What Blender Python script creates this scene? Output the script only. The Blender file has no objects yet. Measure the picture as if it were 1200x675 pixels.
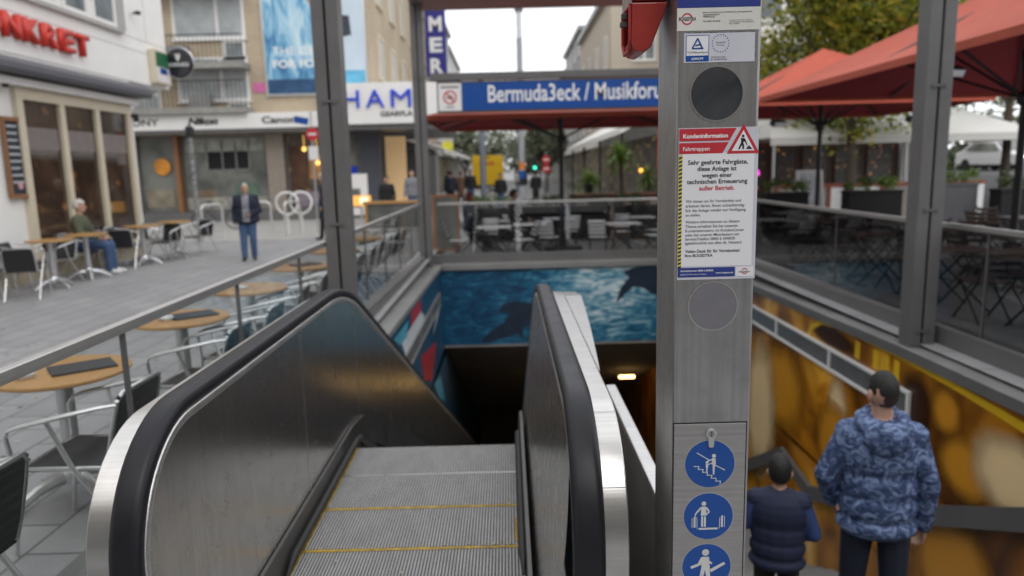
import bpy, bmesh, math, random
import numpy as np
from mathutils import Vector, Matrix
rnd = random.Random(7)
S = bpy.context.scene
COL = S.collection
PI = math.pi
R = math.radians

# ------------------------------------------------------------------ helpers
class MB:
    """collects shapes; build() links them as ONE mesh object"""
    def __init__(s):
        s.v = []; s.f = []; s.m = []
    def add(s, vs, fs, m=0):
        o = len(s.v)
        s.v += [tuple(p) for p in vs]
        for f in fs:
            s.f.append(tuple(i + o for i in f)); s.m.append(m)
        return s
    def poly(s, pts, m=0):
        return s.add(pts, [tuple(range(len(pts)))], m)
    def box(s, x0, x1, y0, y1, z0, z1, m=0):
        v = [(x, y, z) for z in (z0, z1) for y in (y0, y1) for x in (x0, x1)]
        return s.add(v, [(0,2,3,1),(4,5,7,6),(0,1,5,4),(2,6,7,3),(0,4,6,2),(1,3,7,5)], m)
    def obox(s, c, size, rot=(0,0,0), m=0):
        from mathutils import Euler
        M_ = Euler(rot).to_matrix(); c = Vector(c)
        v = []
        for z in (-.5,.5):
            for y in (-.5,.5):
                for x in (-.5,.5):
                    v.append(c + M_ @ Vector((x*size[0], y*size[1], z*size[2])))
        return s.add(v, [(0,2,3,1),(4,5,7,6),(0,1,5,4),(2,6,7,3),(0,4,6,2),(1,3,7,5)], m)
    def prism(s, poly, axis, a0, a1, m=0):
        n = len(poly)
        def P(p, a):
            return {'x': (a, p[0], p[1]), 'y': (p[0], a, p[1]), 'z': (p[0], p[1], a)}[axis]
        v = [P(p, a0) for p in poly] + [P(p, a1) for p in poly]
        f = [tuple(range(n)), tuple(range(2*n-1, n-1, -1))]
        f += [(i, (i+1) % n, n + (i+1) % n, n + i) for i in range(n)]
        return s.add(v, f, m)
    def tube(s, pts, r, seg=8, m=0, caps=True, flat=1.0):
        pts = [Vector(p) for p in pts]; n = len(pts)
        rs = r if isinstance(r, (list, tuple)) else [r]*n
        v = []; prev = None
        for i, p in enumerate(pts):
            t = (pts[min(i+1, n-1)] - pts[max(i-1, 0)]).normalized()
            if prev is None:
                a = Vector((0,0,1)) if abs(t.z) < .9 else Vector((1,0,0))
                u = t.cross(a).normalized()
            else:
                u = (prev - t*prev.dot(t)).normalized()
            prev = u; w = t.cross(u)
            for k in range(seg):
                an = 2*PI*k/seg
                v.append(p + (u*math.cos(an) + w*math.sin(an)*flat)*rs[i])
        f = []
        for i in range(n-1):
            for k in range(seg):
                a = i*seg+k; b = i*seg+(k+1) % seg
                f.append((a, b, b+seg, a+seg))
        if caps:
            f.append(tuple(range(seg-1, -1, -1))); f.append(tuple((n-1)*seg+k for k in range(seg)))
        return s.add(v, f, m)
    def lathe(s, prof, seg=24, c=(0,0,0), m=0, sx=1, sy=1):
        v = []; f = []
        for r_, z in prof:
            for k in range(seg):
                a = 2*PI*k/seg
                v.append((c[0]+r_*math.cos(a)*sx, c[1]+r_*math.sin(a)*sy, c[2]+z))
        for i in range(len(prof)-1):
            for k in range(seg):
                a = i*seg+k; b = i*seg+(k+1) % seg
                f.append((a, b, b+seg, a+seg))
        f.append(tuple(range(seg-1, -1, -1))); f.append(tuple((len(prof)-1)*seg+k for k in range(seg)))
        return s.add(v, f, m)
    def ell(s, c, r, seg=14, rings=9, m=0, zmin=None):
        prof = []
        v = []; f = []
        for i in range(rings+1):
            t = PI*i/rings
            for k in range(seg):
                a = 2*PI*k/seg
                v.append((c[0]+r[0]*math.sin(t)*math.cos(a), c[1]+r[1]*math.sin(t)*math.sin(a), c[2]-r[2]*math.cos(t)))
        for i in range(rings):
            for k in range(seg):
                a = i*seg+k; b = i*seg+(k+1) % seg
                f.append((a, b, b+seg, a+seg))
        return s.add(v, f, m)
    def sweep_yz(s, prof, path, m=0, caps=True):
        """prof: list of (x, n) ; path: list of (y, z); n is the left-hand normal of the path"""
        n = len(path); k = len(prof); v = []
        for i in range(n):
            a = path[max(i-1, 0)]; b = path[min(i+1, n-1)]
            ty, tz = b[0]-a[0], b[1]-a[1]; L = math.hypot(ty, tz) or 1
            ny, nz = -tz/L, ty/L
            for (x, q) in prof:
                v.append((x, path[i][0]+ny*q, path[i][1]+nz*q))
        f = []
        for i in range(n-1):
            for j in range(k):
                a = i*k+j; b = i*k+(j+1) % k
                f.append((a, b, b+k, a+k))
        if caps:
            f.append(tuple(range(k-1, -1, -1))); f.append(tuple((n-1)*k+j for j in range(k)))
        return s.add(v, f, m)
    def disc(s, c, r, seg=40, m=0, axis='y'):
        pts = []
        for k in range(seg):
            a = 2*PI*k/seg
            if axis == 'y': pts.append((c[0]+r*math.cos(a), c[1], c[2]+r*math.sin(a)))
            elif axis == 'x': pts.append((c[0], c[1]+r*math.cos(a), c[2]+r*math.sin(a)))
            else: pts.append((c[0]+r*math.cos(a), c[1]+r*math.sin(a), c[2]))
        return s.poly(pts, m)
    def ring(s, c, r0, r1, y, seg=36, m=0, a0=0, a1=2*PI):
        """flat annulus facing -Y"""
        v = []; f = []
        for k in range(seg+1):
            a = a0+(a1-a0)*k/seg
            v.append((c[0]+r0*math.cos(a), y, c[1]+r0*math.sin(a)))
            v.append((c[0]+r1*math.cos(a), y, c[1]+r1*math.sin(a)))
        for k in range(seg):
            f.append((2*k, 2*k+1, 2*k+3, 2*k+2))
        return s.add(v, f, m)
    def build(s, name, mat, parent=None, loc=None, smooth=False, bevel=0, fix=True):
        me = bpy.data.meshes.new(name)
        me.from_pydata(s.v, [], s.f)
        for x in (mat if isinstance(mat, (list, tuple)) else [mat]):
            me.materials.append(x)
        me.polygons.foreach_set('material_index', s.m)
        if fix:
            bm = bmesh.new(); bm.from_mesh(me)
            bmesh.ops.recalc_face_normals(bm, faces=bm.faces)
            bm.to_mesh(me); bm.free()
        if smooth:
            me.polygons.foreach_set('use_smooth', [True]*len(me.polygons))
            try: me.set_sharp_from_angle(angle=R(40))
            except Exception: pass
        me.update()
        o = bpy.data.objects.new(name, me); COL.objects.link(o)
        if parent: o.parent = parent
        if loc: o.location = loc
        if bevel:
            b = o.modifiers.new('bevel', 'BEVEL'); b.width = bevel; b.segments = 2; b.limit_method = 'ANGLE'; b.angle_limit = R(50)
        return o

def thing(name, label, cat, loc=(0,0,0), rz=0, group=None):
    o = bpy.data.objects.new(name, None); COL.objects.link(o)
    o.empty_display_size = .1
    o.location = loc; o.rotation_euler = (0,0,rz)
    return tag(o, label, cat, group)
def tag(o, label, cat, group=None):
    o['label'] = label; o['category'] = cat
    if group: o['group'] = group
    return o
def struct(o):
    o['kind'] = 'structure'; return o
def copy_tree(o, loc, rz, label, scale=None):
    kids = [(c, list(c.children)) for c in o.children]
    r = o.copy(); COL.objects.link(r); r.location = loc; r.rotation_euler = (0,0,rz); r['label'] = label
    if scale: r.scale = scale
    for c, gk in kids:
        d = c.copy(); COL.objects.link(d); d.parent = r
        for g_ in gk:
            e = g_.copy(); COL.objects.link(e); e.parent = d
    return r

def text(name, body, loc, mat, parent=None, width=None, height=None, size=.1, face='-y', align='LEFT', ext=0.0, bold=0.0, rz=None, shear=0, spacing=1.0):
    cu = bpy.data.curves.new('txt', 'FONT'); cu.body = body; cu.size = 1
    cu.align_x = align; cu.offset = bold; cu.extrude = 0; cu.shear = shear; cu.space_character = spacing
    cu.resolution_u = 4
    ob = bpy.data.objects.new('txt', cu); COL.objects.link(ob)
    dg = bpy.context.evaluated_depsgraph_get()
    me = bpy.data.meshes.new_from_object(ob.evaluated_get(dg))
    bpy.data.objects.remove(ob); bpy.data.curves.remove(cu)
    xs = [v.co.x for v in me.vertices]; ys = [v.co.y for v in me.vertices]
    k = size
    if width: k = width/max(1e-6, max(xs)-min(xs))
    ky = k
    if height: ky = height/max(1e-6, max(ys)-min(ys))
    if height and not width: k = ky
    off = {'LEFT': min(xs), 'CENTER': (min(xs)+max(xs))/2, 'RIGHT': max(xs)}[align]
    y0 = min(ys) if height else 0
    rot = {'-y': Matrix(((1,0,0),(0,0,-1),(0,1,0))), '+x': Matrix(((0,0,1),(1,0,0),(0,1,0))), '-x': Matrix(((0,0,-1),(-1,0,0),(0,1,0)))}[face]
    bm = bmesh.new(); bm.from_mesh(me)
    for v in bm.verts:
        v.co = Vector(((v.co.x-off)*k, (v.co.y-y0)*ky, 0))
    if ext:
        r_ = bmesh.ops.extrude_face_region(bm, geom=list(bm.faces))
        for e in r_['geom']:
            if isinstance(e, bmesh.types.BMVert): e.co.z += ext
    for v in bm.verts:
        v.co = rot @ v.co
    bm.to_mesh(me); bm.free()
    me.materials.clear(); me.materials.append(mat); me.name = name
    o = bpy.data.objects.new(name, me); COL.objects.link(o); o.location = loc
    if parent: o.parent = parent
    return o

# ------------------------------------------------------------------ materials
def nt(name):
    m = bpy.data.materials.new(name); m.use_nodes = True
    n = m.node_tree; return m, n, n.nodes['Principled BSDF']
def N(n, t, **k):
    x = n.nodes.new(t)
    for a, b in k.items():
        if a.startswith('i_'):
            x.inputs[a[2:].replace('_', ' ')].default_value = b
        else: setattr(x, a, b)
    return x
def coord(n, scale=(1,1,1), rot=(0,0,0), kind='Object', loc=(0,0,0)):
    t = N(n, 'ShaderNodeTexCoord'); mp = N(n, 'ShaderNodeMapping')
    n.links.new(t.outputs[kind], mp.inputs['Vector'])
    mp.inputs['Scale'].default_value = scale; mp.inputs['Rotation'].default_value = rot; mp.inputs['Location'].default_value = loc
    return mp.outputs[0]
def ramp(n, fac, stops):
    r = N(n, 'ShaderNodeValToRGB'); e = r.color_ramp.elements
    while len(e) < len(stops): e.new(.5)
    for i, (p, c) in enumerate(stops):
        e[i].position = p; e[i].color = (*c, 1) if len(c) == 3 else c
    n.links.new(fac, r.inputs[0]); return r.outputs[0]
def mixc(n, fac, a, b, mode='MIX'):
    x = N(n, 'ShaderNodeMix', data_type='RGBA', blend_type=mode)
    for k, q in ((0, fac), (6, a), (7, b)):
        if isinstance(q, (int, float)): x.inputs[k].default_value = q
        elif isinstance(q, tuple): x.inputs[k].default_value = (*q, 1) if len(q) == 3 else q
        else: n.links.new(q, x.inputs[k])
    return x.outputs[2]
def bump(n, h, b, strength=.3, dist=.01):
    x = N(n, 'ShaderNodeBump'); x.inputs['Strength'].default_value = strength; x.inputs['Distance'].default_value = dist
    n.links.new(h, x.inputs['Height']); n.links.new(x.outputs[0], b.inputs['Normal'])
def cl(c, k): return tuple(min(1, max(0, x*k)) for x in c)
def mat(name, col, rough=.6, metal=0., var=.14, scale=6., bmp=0., bscale=60., stretch=(1,1,1), spec=.5, dirt=0., rvar=.12, coat=0., aniso=0.):
    m, n, b = nt(name)
    v = coord(n, stretch)
    no = N(n, 'ShaderNodeTexNoise', i_Scale=scale, i_Detail=6., i_Roughness=.6); n.links.new(v, no.inputs[0])
    c = ramp(n, no.outputs[0], [(.25, cl(col, 1-var)), (.5, col), (.75, cl(col, 1+var))])
    if dirt:
        n2 = N(n, 'ShaderNodeTexNoise', i_Scale=scale*.35, i_Detail=8., i_Roughness=.7); n.links.new(v, n2.inputs[0])
        d = ramp(n, n2.outputs[0], [(.45, (0,0,0)), (.72, (dirt,)*3)])
        c = mixc(n, d, c, cl(col, .35))
    n.links.new(c, b.inputs['Base Color'])
    mr = N(n, 'ShaderNodeMapRange'); mr.inputs[3].default_value = max(.02, rough-rvar); mr.inputs[4].default_value = min(1, rough+rvar)
    n.links.new(no.outputs[0], mr.inputs[0]); n.links.new(mr.outputs[0], b.inputs['Roughness'])
    b.inputs['Metallic'].default_value = metal
    b.inputs['Specular IOR Level'].default_value = spec
    b.inputs['Coat Weight'].default_value = coat
    if bmp:
        n3 = N(n, 'ShaderNodeTexNoise', i_Scale=bscale, i_Detail=4.); n.links.new(v, n3.inputs[0])
        bump(n, n3.outputs[0], b, bmp)
    return m
def emit(name, col, st):
    m, n, b = nt(name)
    b.inputs['Base Color'].default_value = (*col, 1)
    b.inputs['Emission Color'].default_value = (*col, 1); b.inputs['Emission Strength'].default_value = st
    return m
def brushed(name, col, rough, axis='z', smudge=.25, var=.10, k=120):
    """brushed stainless: streaks stretched along one axis, smudges on top"""
    m, n, b = nt(name)
    sc = {'z': (k, k, 1.2), 'y': (k, 1.2, k), 'x': (1.2, k, k)}[axis]
    v = coord(n, sc); v2 = coord(n, (1,1,1))
    s_ = N(n, 'ShaderNodeTexNoise', i_Scale=1., i_Detail=3.); n.links.new(v, s_.inputs[0])
    d = N(n, 'ShaderNodeTexNoise', i_Scale=9., i_Detail=8., i_Roughness=.65); n.links.new(v2, d.inputs[0])
    c = ramp(n, s_.outputs[0], [(.3, cl(col, 1-var)), (.7, cl(col, 1+var))])
    dd = ramp(n, d.outputs[0], [(.42, (0,0,0)), (.68, (smudge,)*3)])
    c = mixc(n, dd, c, cl(col, .55)); n.links.new(c, b.inputs['Base Color'])
    mr = N(n, 'ShaderNodeMapRange'); mr.inputs[3].default_value = rough*.8; mr.inputs[4].default_value = rough*1.35
    n.links.new(d.outputs[0], mr.inputs[0]); n.links.new(mr.outputs[0], b.inputs['Roughness'])
    b.inputs['Metallic'].default_value = 1.
    bump(n, s_.outputs[0], b, .08, .002)
    return m
def glass(name, tint=(.85,.9,.9), refl=.9, rough=.01):
    m, n, b = nt(name); n.nodes.remove(b)
    out = n.nodes['Material Output']
    t = N(n, 'ShaderNodeBsdfTransparent'); t.inputs[0].default_value = (*tint, 1)
    g_ = N(n, 'ShaderNodeBsdfGlossy'); g_.inputs['Roughness'].default_value = rough; g_.inputs[0].default_value = (refl,refl,refl,1)
    lw = N(n, 'ShaderNodeLayerWeight'); lw.inputs[0].default_value = .5
    pw = N(n, 'ShaderNodeMath', operation='POWER'); n.links.new(lw.outputs['Facing'], pw.inputs[0]); pw.inputs[1].default_value = 4.5
    no = N(n, 'ShaderNodeTexNoise', i_Scale=3., i_Detail=5.); n.links.new(coord(n), no.inputs[0])
    d_ = N(n, 'ShaderNodeMath', operation='MULTIPLY_ADD'); n.links.new(pw.outputs[0], d_.inputs[0]); d_.inputs[1].default_value = .75; d_.inputs[2].default_value = .02
    a = N(n, 'ShaderNodeMath', operation='MULTIPLY_ADD'); n.links.new(no.outputs[0], a.inputs[0]); a.inputs[1].default_value = .05
    n.links.new(d_.outputs[0], a.inputs[2])
    x = N(n, 'ShaderNodeMixShader'); n.links.new(a.outputs[0], x.inputs[0]); n.links.new(t.outputs[0], x.inputs[1]); n.links.new(g_.outputs[0], x.inputs[2])
    n.links.new(x.outputs[0], out.inputs[0]); return m
def pavers(name, c1, c2, w, h, mortar=.008, swap=True, dirt=.35):
    m, n, b = nt(name)
    v = coord(n, (1,1,1), (0,0,R(90) if swap else 0))
    br = N(n, 'ShaderNodeTexBrick'); n.links.new(v, br.inputs[0])
    br.inputs['Color1'].default_value = (*c1,1); br.inputs['Color2'].default_value = (*c2,1); br.inputs['Mortar'].default_value = (*cl(c1,.42),1)
    br.inputs['Scale'].default_value = 1; br.inputs['Mortar Size'].default_value = mortar; br.inputs['Brick Width'].default_value = w; br.inputs['Row Height'].default_value = h
    br.inputs['Mortar Smooth'].default_value = .2; br.inputs['Bias'].default_value = 0
    no = N(n, 'ShaderNodeTexNoise', i_Scale=1.3, i_Detail=9., i_Roughness=.7); n.links.new(coord(n), no.inputs[0])
    d = ramp(n, no.outputs[0], [(.4, (0,0,0)), (.75, (dirt,)*3)])
    c = mixc(n, d, br.outputs[0], cl(c1, .45))
    n2 = N(n, 'ShaderNodeTexNoise', i_Scale=90., i_Detail=3.); n.links.new(coord(n), n2.inputs[0])
    c = mixc(n, .25, c, n2.outputs[0], 'OVERLAY')
    n.links.new(c, b.inputs['Base Color']); b.inputs['Roughness'].default_value = .62
    inv = N(n, 'ShaderNodeMath', operation='SUBTRACT'); inv.inputs[0].default_value = 1; n.links.new(br.outputs[1], inv.inputs[1])
    bump(n, inv.outputs[0], b, .5, .004)
    return m

m_pave = pavers('paving_slabs', (.34,.335,.34), (.29,.286,.293), .6, .3, .010)
m_terr = pavers('terrace_paving', (.22,.22,.22), (.18,.18,.18), .4, .2)
m_side = pavers('light_pavement', (.42,.41,.39), (.37,.36,.34), .5, .5, dirt=.2)
m_frame = mat('grey_steel_paint', (.135,.132,.13), .42, .0, .10, 3, .05, 90, dirt=.2)
m_frame2 = mat('grey_steel_side', (.115,.113,.112), .45, 0., .10, 3)
m_gap = mat('dark_gap', (.02,.02,.02), .8)
m_cope = mat('coping_metal', (.30,.30,.295), .42, .3, .10, 2.5, dirt=.3)
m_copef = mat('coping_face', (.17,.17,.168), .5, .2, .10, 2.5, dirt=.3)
m_rail = brushed('rail_steel', (.74,.73,.715), .36, 'x', .12)
m_ss = brushed('stainless_vertical', (.47,.462,.45), .36, 'z', .45)
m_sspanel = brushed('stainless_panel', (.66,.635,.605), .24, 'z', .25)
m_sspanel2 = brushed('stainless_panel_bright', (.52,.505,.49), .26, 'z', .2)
m_ssdeck = brushed('stainless_deck', (.66,.645,.62), .28, 'x', .22, .06)
m_alu = brushed('aluminium_tube', (.78,.78,.78), .28, 'y', .1)
m_alud = mat('aluminium_cast', (.62,.63,.64), .35, .85, .08, 8)
m_rubber = mat('handrail_rubber', (.011,.011,.015), .42, 0, .25, 10, spec=.35)
m_black = mat('black_plastic', (.018,.018,.018), .45)
m_blackm = mat('black_metal', (.03,.03,.032), .45, .2)
m_brush = mat('brush_black', (.02,.02,.02), .5, 0, .2, 60, .2, 200)
m_yellow = mat('worn_yellow', (.46,.30,.035), .6, 0, .45, 40, dirt=.95)
m_white = mat('white_paint', (.78,.77,.75), .55, 0, .05, 2)
m_plaster = mat('white_plaster', (.86,.85,.82), .75, 0, .05, 1.2, .1, 60, dirt=.12)
m_cream = mat('cream_frame', (.62,.55,.42), .5, 0, .06, 4)
m_paper = mat('paper_white', (.80,.80,.82), .35, 0, .02, 3)
m_lilac = mat('sticker_grey', (.60,.60,.66), .35, 0, .04, 20)
m_creamst = mat('sticker_cream', (.68,.67,.62), .4, 0, .05, 20)
m_blue = mat('sign_blue', (.008,.07,.31), .35, 0, .05, 8)
m_blue2 = mat('navy_blue', (.03,.05,.24), .35, 0, .06, 20)
m_red = mat('print_red', (.52,.03,.045), .4, 0, .04, 20)
m_ink = mat('print_black', (.015,.015,.018), .5)
m_wtext = mat('print_white', (.82,.82,.82), .4, 0, .03, 20)
m_steelpic = mat('picto_grey', (.62,.62,.60), .4, 0, .1, 60)
m_wood = mat('table_wood', (.46,.25,.085), .38, 0, .16, 3, .05, 40, (14,1,14), coat=.2)
m_dwood = mat('dark_wood', (.07,.035,.022), .45, 0, .3, 3, .1, 40, (14,1,14))
m_bwood = mat('brown_frame_wood', (.26,.12,.05), .5, 0, .2, 4, 0, 40, (10,10,1))
m_weave = None
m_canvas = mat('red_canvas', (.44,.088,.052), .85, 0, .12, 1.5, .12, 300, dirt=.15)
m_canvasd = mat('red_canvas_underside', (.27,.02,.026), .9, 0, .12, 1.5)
m_wcanvas = mat('white_canvas', (.74,.73,.70), .85, 0, .05, 1.5)
m_skin = mat('skin', (.47,.27,.19), .5, 0, .08, 12)
m_hairdark = mat('dark_hair', (.014,.012,.011), .7, 0, .4, 70, .5, 160)
m_hairgrey = mat('grey_hair', (.55,.53,.50), .75, 0, .2, 60, .5, 160)
m_hairred = mat('auburn_hair', (.12,.035,.02), .7, 0, .3, 60, .5, 160)
m_denim = mat('denim', (.055,.10,.20), .85, 0, .25, 14, .15, 120)
m_dnavy = mat('dark_navy_cloth', (.015,.02,.038), .9, 0, .25, 12, .15, 120)
m_vest = mat('navy_vest', (.013,.018,.05), .75, 0, .25, 10, .25, 30)
m_sleeve = mat('blue_sleeve', (.03,.055,.17), .85, 0, .2, 12)
m_olive = mat('olive_jacket', (.085,.09,.055), .85, 0, .25, 10, .15, 80)
m_greycl = mat('grey_cloth', (.20,.20,.22), .9, 0, .2, 10)
m_blackcl = mat('black_cloth', (.013,.013,.015), .9, 0, .2, 10)
m_shoe = mat('dark_shoes', (.02,.02,.02), .5)
m_wshoe = mat('white_shoes', (.7,.7,.7), .5)
m_glass = glass('railing_glass', (.955,.97,.967))
m_smoke = glass('terrace_glass', (.90,.91,.91), .95)
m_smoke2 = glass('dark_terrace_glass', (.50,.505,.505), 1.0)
m_pane = None

def weave():
    m, n, b = nt('woven_seat')
    w = N(n, 'ShaderNodeTexWave', wave_type='BANDS', bands_direction='Y', i_Scale=26., i_Distortion=.6); n.links.new(coord(n), w.inputs[0])
    w2 = N(n, 'ShaderNodeTexWave', wave_type='BANDS', bands_direction='Z', i_Scale=26., i_Distortion=.6); n.links.new(coord(n), w2.inputs[0])
    mx = N(n, 'ShaderNodeMath', operation='MULTIPLY'); n.links.new(w.outputs[1], mx.inputs[0]); n.links.new(w2.outputs[1], mx.inputs[1])
    c = ramp(n, mx.outputs[0], [(.1, (.012,.012,.014)), (.9, (.05,.05,.054))]); n.links.new(c, b.inputs[0]); b.inputs['Roughness'].default_value = .5
    bump(n, mx.outputs[0], b, .5, .003); return m
m_weave = weave()
def treads():
    m, n, b = nt('ribbed_tread')
    w = N(n, 'ShaderNodeTexWave', wave_type='BANDS', bands_direction='X', i_Scale=22.); n.links.new(coord(n), w.inputs[0])
    no = N(n, 'ShaderNodeTexNoise', i_Scale=8., i_Detail=9., i_Roughness=.75); n.links.new(coord(n, (1,.35,1)), no.inputs[0])
    c = ramp(n, w.outputs[1], [(.2, (.07,.07,.07)), (.62, (.56,.56,.56))])
    d = ramp(n, no.outputs[0], [(.44, (0,0,0)), (.78, (.5,)*3)])
    c = mixc(n, d, c, (.13,.125,.115)); n.links.new(c, b.inputs[0])
    b.inputs['Metallic'].default_value = .35; b.inputs['Roughness'].default_value = .5
    bump(n, w.outputs[1], b, .7, .006); return m
m_tread = treads()
def pane(name, c1, c2, scale=1.2, rough=.08, warm=None, st=0, stretch=(1,1,1)):
    m, n, b = nt(name)
    no = N(n, 'ShaderNodeTexNoise', i_Scale=scale, i_Detail=3., i_Distortion=.6); n.links.new(coord(n, stretch), no.inputs[0])
    c = ramp(n, no.outputs[0], [(.35, c1), (.65, c2)]); n.links.new(c, b.inputs[0])
    b.inputs['Roughness'].default_value = rough; b.inputs['Specular IOR Level'].default_value = .8
    if warm:
        n2 = N(n, 'ShaderNodeTexNoise', i_Scale=scale*2.5, i_Detail=2.); n.links.new(coord(n, stretch), n2.inputs[0])
        e = ramp(n, n2.outputs[0], [(.62, (0,0,0)), (.74, warm)]); n.links.new(e, b.inputs['Emission Color']); b.inputs['Emission Strength'].default_value = st
    return m
m_pane = pane('window_pane', (.10,.12,.13), (.24,.27,.28))
m_paned = pane('dark_shop_glass', (.085,.09,.08), (.21,.215,.195), .9, .06)
m_panewarm = pane('cafe_glass', (.022,.014,.010), (.075,.045,.03), 1.0, .05, (.5,.22,.06), .25)
m_curtain = pane('net_curtain_pane', (.34,.37,.38), (.46,.49,.49), 2., .2)
def brick(name, c1, c2, mortar, w=.25, h=.08):
    m, n, b = nt(name)
    t = N(n, 'ShaderNodeTexCoord'); sp = N(n, 'ShaderNodeSeparateXYZ'); n.links.new(t.outputs['Object'], sp.inputs[0])
    ad = N(n, 'ShaderNodeMath', operation='ADD'); n.links.new(sp.outputs[0], ad.inputs[0]); n.links.new(sp.outputs[1], ad.inputs[1])
    cb = N(n, 'ShaderNodeCombineXYZ'); n.links.new(ad.outputs[0], cb.inputs[0]); n.links.new(sp.outputs[2], cb.inputs[1])
    br = N(n, 'ShaderNodeTexBrick'); n.links.new(cb.outputs[0], br.inputs[0])
    br.inputs['Color1'].default_value = (*c1,1); br.inputs['Color2'].default_value = (*c2,1); br.inputs['Mortar'].default_value = (*mortar,1)
    br.inputs['Scale'].default_value = 1; br.inputs['Mortar Size'].default_value = .012; br.inputs['Brick Width'].default_value = w; br.inputs['Row Height'].default_value = h
    no = N(n, 'ShaderNodeTexNoise', i_Scale=.6, i_Detail=6.); n.links.new(t.outputs['Object'], no.inputs[0])
    c = mixc(n, .3, br.outputs[0], no.outputs[0], 'OVERLAY'); n.links.new(c, b.inputs[0]); b.inputs['Roughness'].default_value = .85
    return m
m_brick = brick('beige_brick', (.52,.42,.29), (.45,.355,.24), (.42,.37,.29))
m_rbrick = brick('red_brick', (.22,.075,.05), (.16,.055,.04), (.2,.17,.15))
def leafmat(name, stops, tr=.25):
    m, n, b = nt(name); out = n.nodes['Material Output']
    g_ = N(n, 'ShaderNodeNewGeometry'); c = ramp(n, g_.outputs['Random Per Island'], stops)
    no = N(n, 'ShaderNodeTexNoise', i_Scale=.9, i_Detail=3.); n.links.new(coord(n), no.inputs[0])
    k = ramp(n, no.outputs[0], [(.3, (.45,)*3), (.7, (1.25,)*3)])
    c = mixc(n, 1., c, k, 'MULTIPLY'); n.links.new(c, b.inputs[0]); b.inputs['Roughness'].default_value = .55
    t = N(n, 'ShaderNodeBsdfTranslucent'); n.links.new(c, t.inputs[0])
    x = N(n, 'ShaderNodeMixShader'); x.inputs[0].default_value = tr; n.links.new(b.outputs[0], x.inputs[1]); n.links.new(t.outputs[0], x.inputs[2])
    n.links.new(x.outputs[0], out.inputs[0]); return m
m_leaf = leafmat('autumn_leaves', [(0,(.09,.12,.015)), (.45,(.26,.31,.04)), (.85,(.50,.47,.06)), (1,(.70,.47,.05))], .45)
m_leafd = leafmat('green_leaves', [(0,(.03,.055,.02)), (.6,(.07,.11,.03)), (1,(.13,.17,.05))])
m_leafl = leafmat('fresh_leaves', [(0,(.09,.16,.02)), (.6,(.16,.27,.04)), (1,(.28,.36,.08))])
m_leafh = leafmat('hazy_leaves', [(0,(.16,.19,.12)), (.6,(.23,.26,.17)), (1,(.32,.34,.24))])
m_bark = mat('bark', (.07,.055,.04), .9, 0, .3, 12, .4, 30)
# ------------------------------------------------------------------ setting: ground
def ground():
    b = MB()
    XL, XR, Y0, Y1, ZB = -1.62, 4.0, 1.7, 15.56, -.2
    b.poly([(-400,-60,0),(XL,-60,0),(XL,Y1,0),(-400,Y1,0)])
    b.poly([(XL,-60,0),(XR,-60,0),(XR,Y0,0),(XL,Y0,0)])
    b.poly([(XR,-60,0),(400,-60,0),(400,Y1,0),(XR,Y1,0)])
    b.poly([(-400,Y1,0),(XL,Y1,0),(XL,900,0),(-400,900,0)])
    struct(b.build('plaza_ground', m_pave))
    c = MB()
    c.poly([(XL,Y1,ZB),(400,Y1,ZB),(400,900,ZB),(XL,900,ZB)])
    c.poly([(XL,Y1,ZB),(XL,900,ZB),(XL,900,-.002),(XL,Y1,-.002)])
    c.poly([(4.3,Y1,ZB),(400,Y1,ZB),(400,Y1,-.002),(4.3,Y1,-.002)])
    struct(c.build('terrace_ground', m_terr))
    d = MB(); d.poly([(-30,20.2,.004),(-2.6,20.2,.004),(-2.6,29,.004),(-30,29,.004)])
    struct(d.build('pavement', m_side))
    e = MB(); e.poly([(-1.2,23.5,ZB+.004),(3.4,23.5,ZB+.004),(3.4,160,ZB+.004),(-1.2,160,ZB+.004)])
    struct(e.build('street', mat('street_paving', (.24,.235,.23), .7, 0, .12, 3)))
ground()

# ------------------------------------------------------------------ stairwell walls with murals
def water_mural():
    m, n, b = nt('water_mural')
    v = coord(n, (1.1, 1, 4.2))
    no = N(n, 'ShaderNodeTexNoise', i_Scale=2.4, i_Detail=7., i_Roughness=.62, i_Distortion=1.2); n.links.new(v, no.inputs[0])
    t = N(n, 'ShaderNodeTexCoord'); vm = N(n, 'ShaderNodeVectorMath', operation='DISTANCE'); n.links.new(t.outputs['Object'], vm.inputs[0]); vm.inputs[1].default_value = (2.05, 0, 4.3)
    mk = N(n, 'ShaderNodeMapRange', interpolation_type='SMOOTHSTEP'); n.links.new(vm.outputs['Value'], mk.inputs[0]); mk.inputs[1].default_value = 0; mk.inputs[2].default_value = 2.5; mk.inputs[3].default_value = 1; mk.inputs[4].default_value = 0
    ad = N(n, 'ShaderNodeMath', operation='MULTIPLY_ADD'); n.links.new(mk.outputs[0], ad.inputs[0]); ad.inputs[1].default_value = .30; n.links.new(no.outputs[0], ad.inputs[2])
    c = ramp(n, ad.outputs[0], [(.36, (.006,.035,.085)), (.55, (.010,.085,.175)), (.67, (.03,.19,.31)), (.77, (.22,.42,.52)), (.90, (.70,.80,.84))])
    n.links.new(c, b.inputs[0]); b.inputs['Roughness'].default_value = .35; return m
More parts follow.
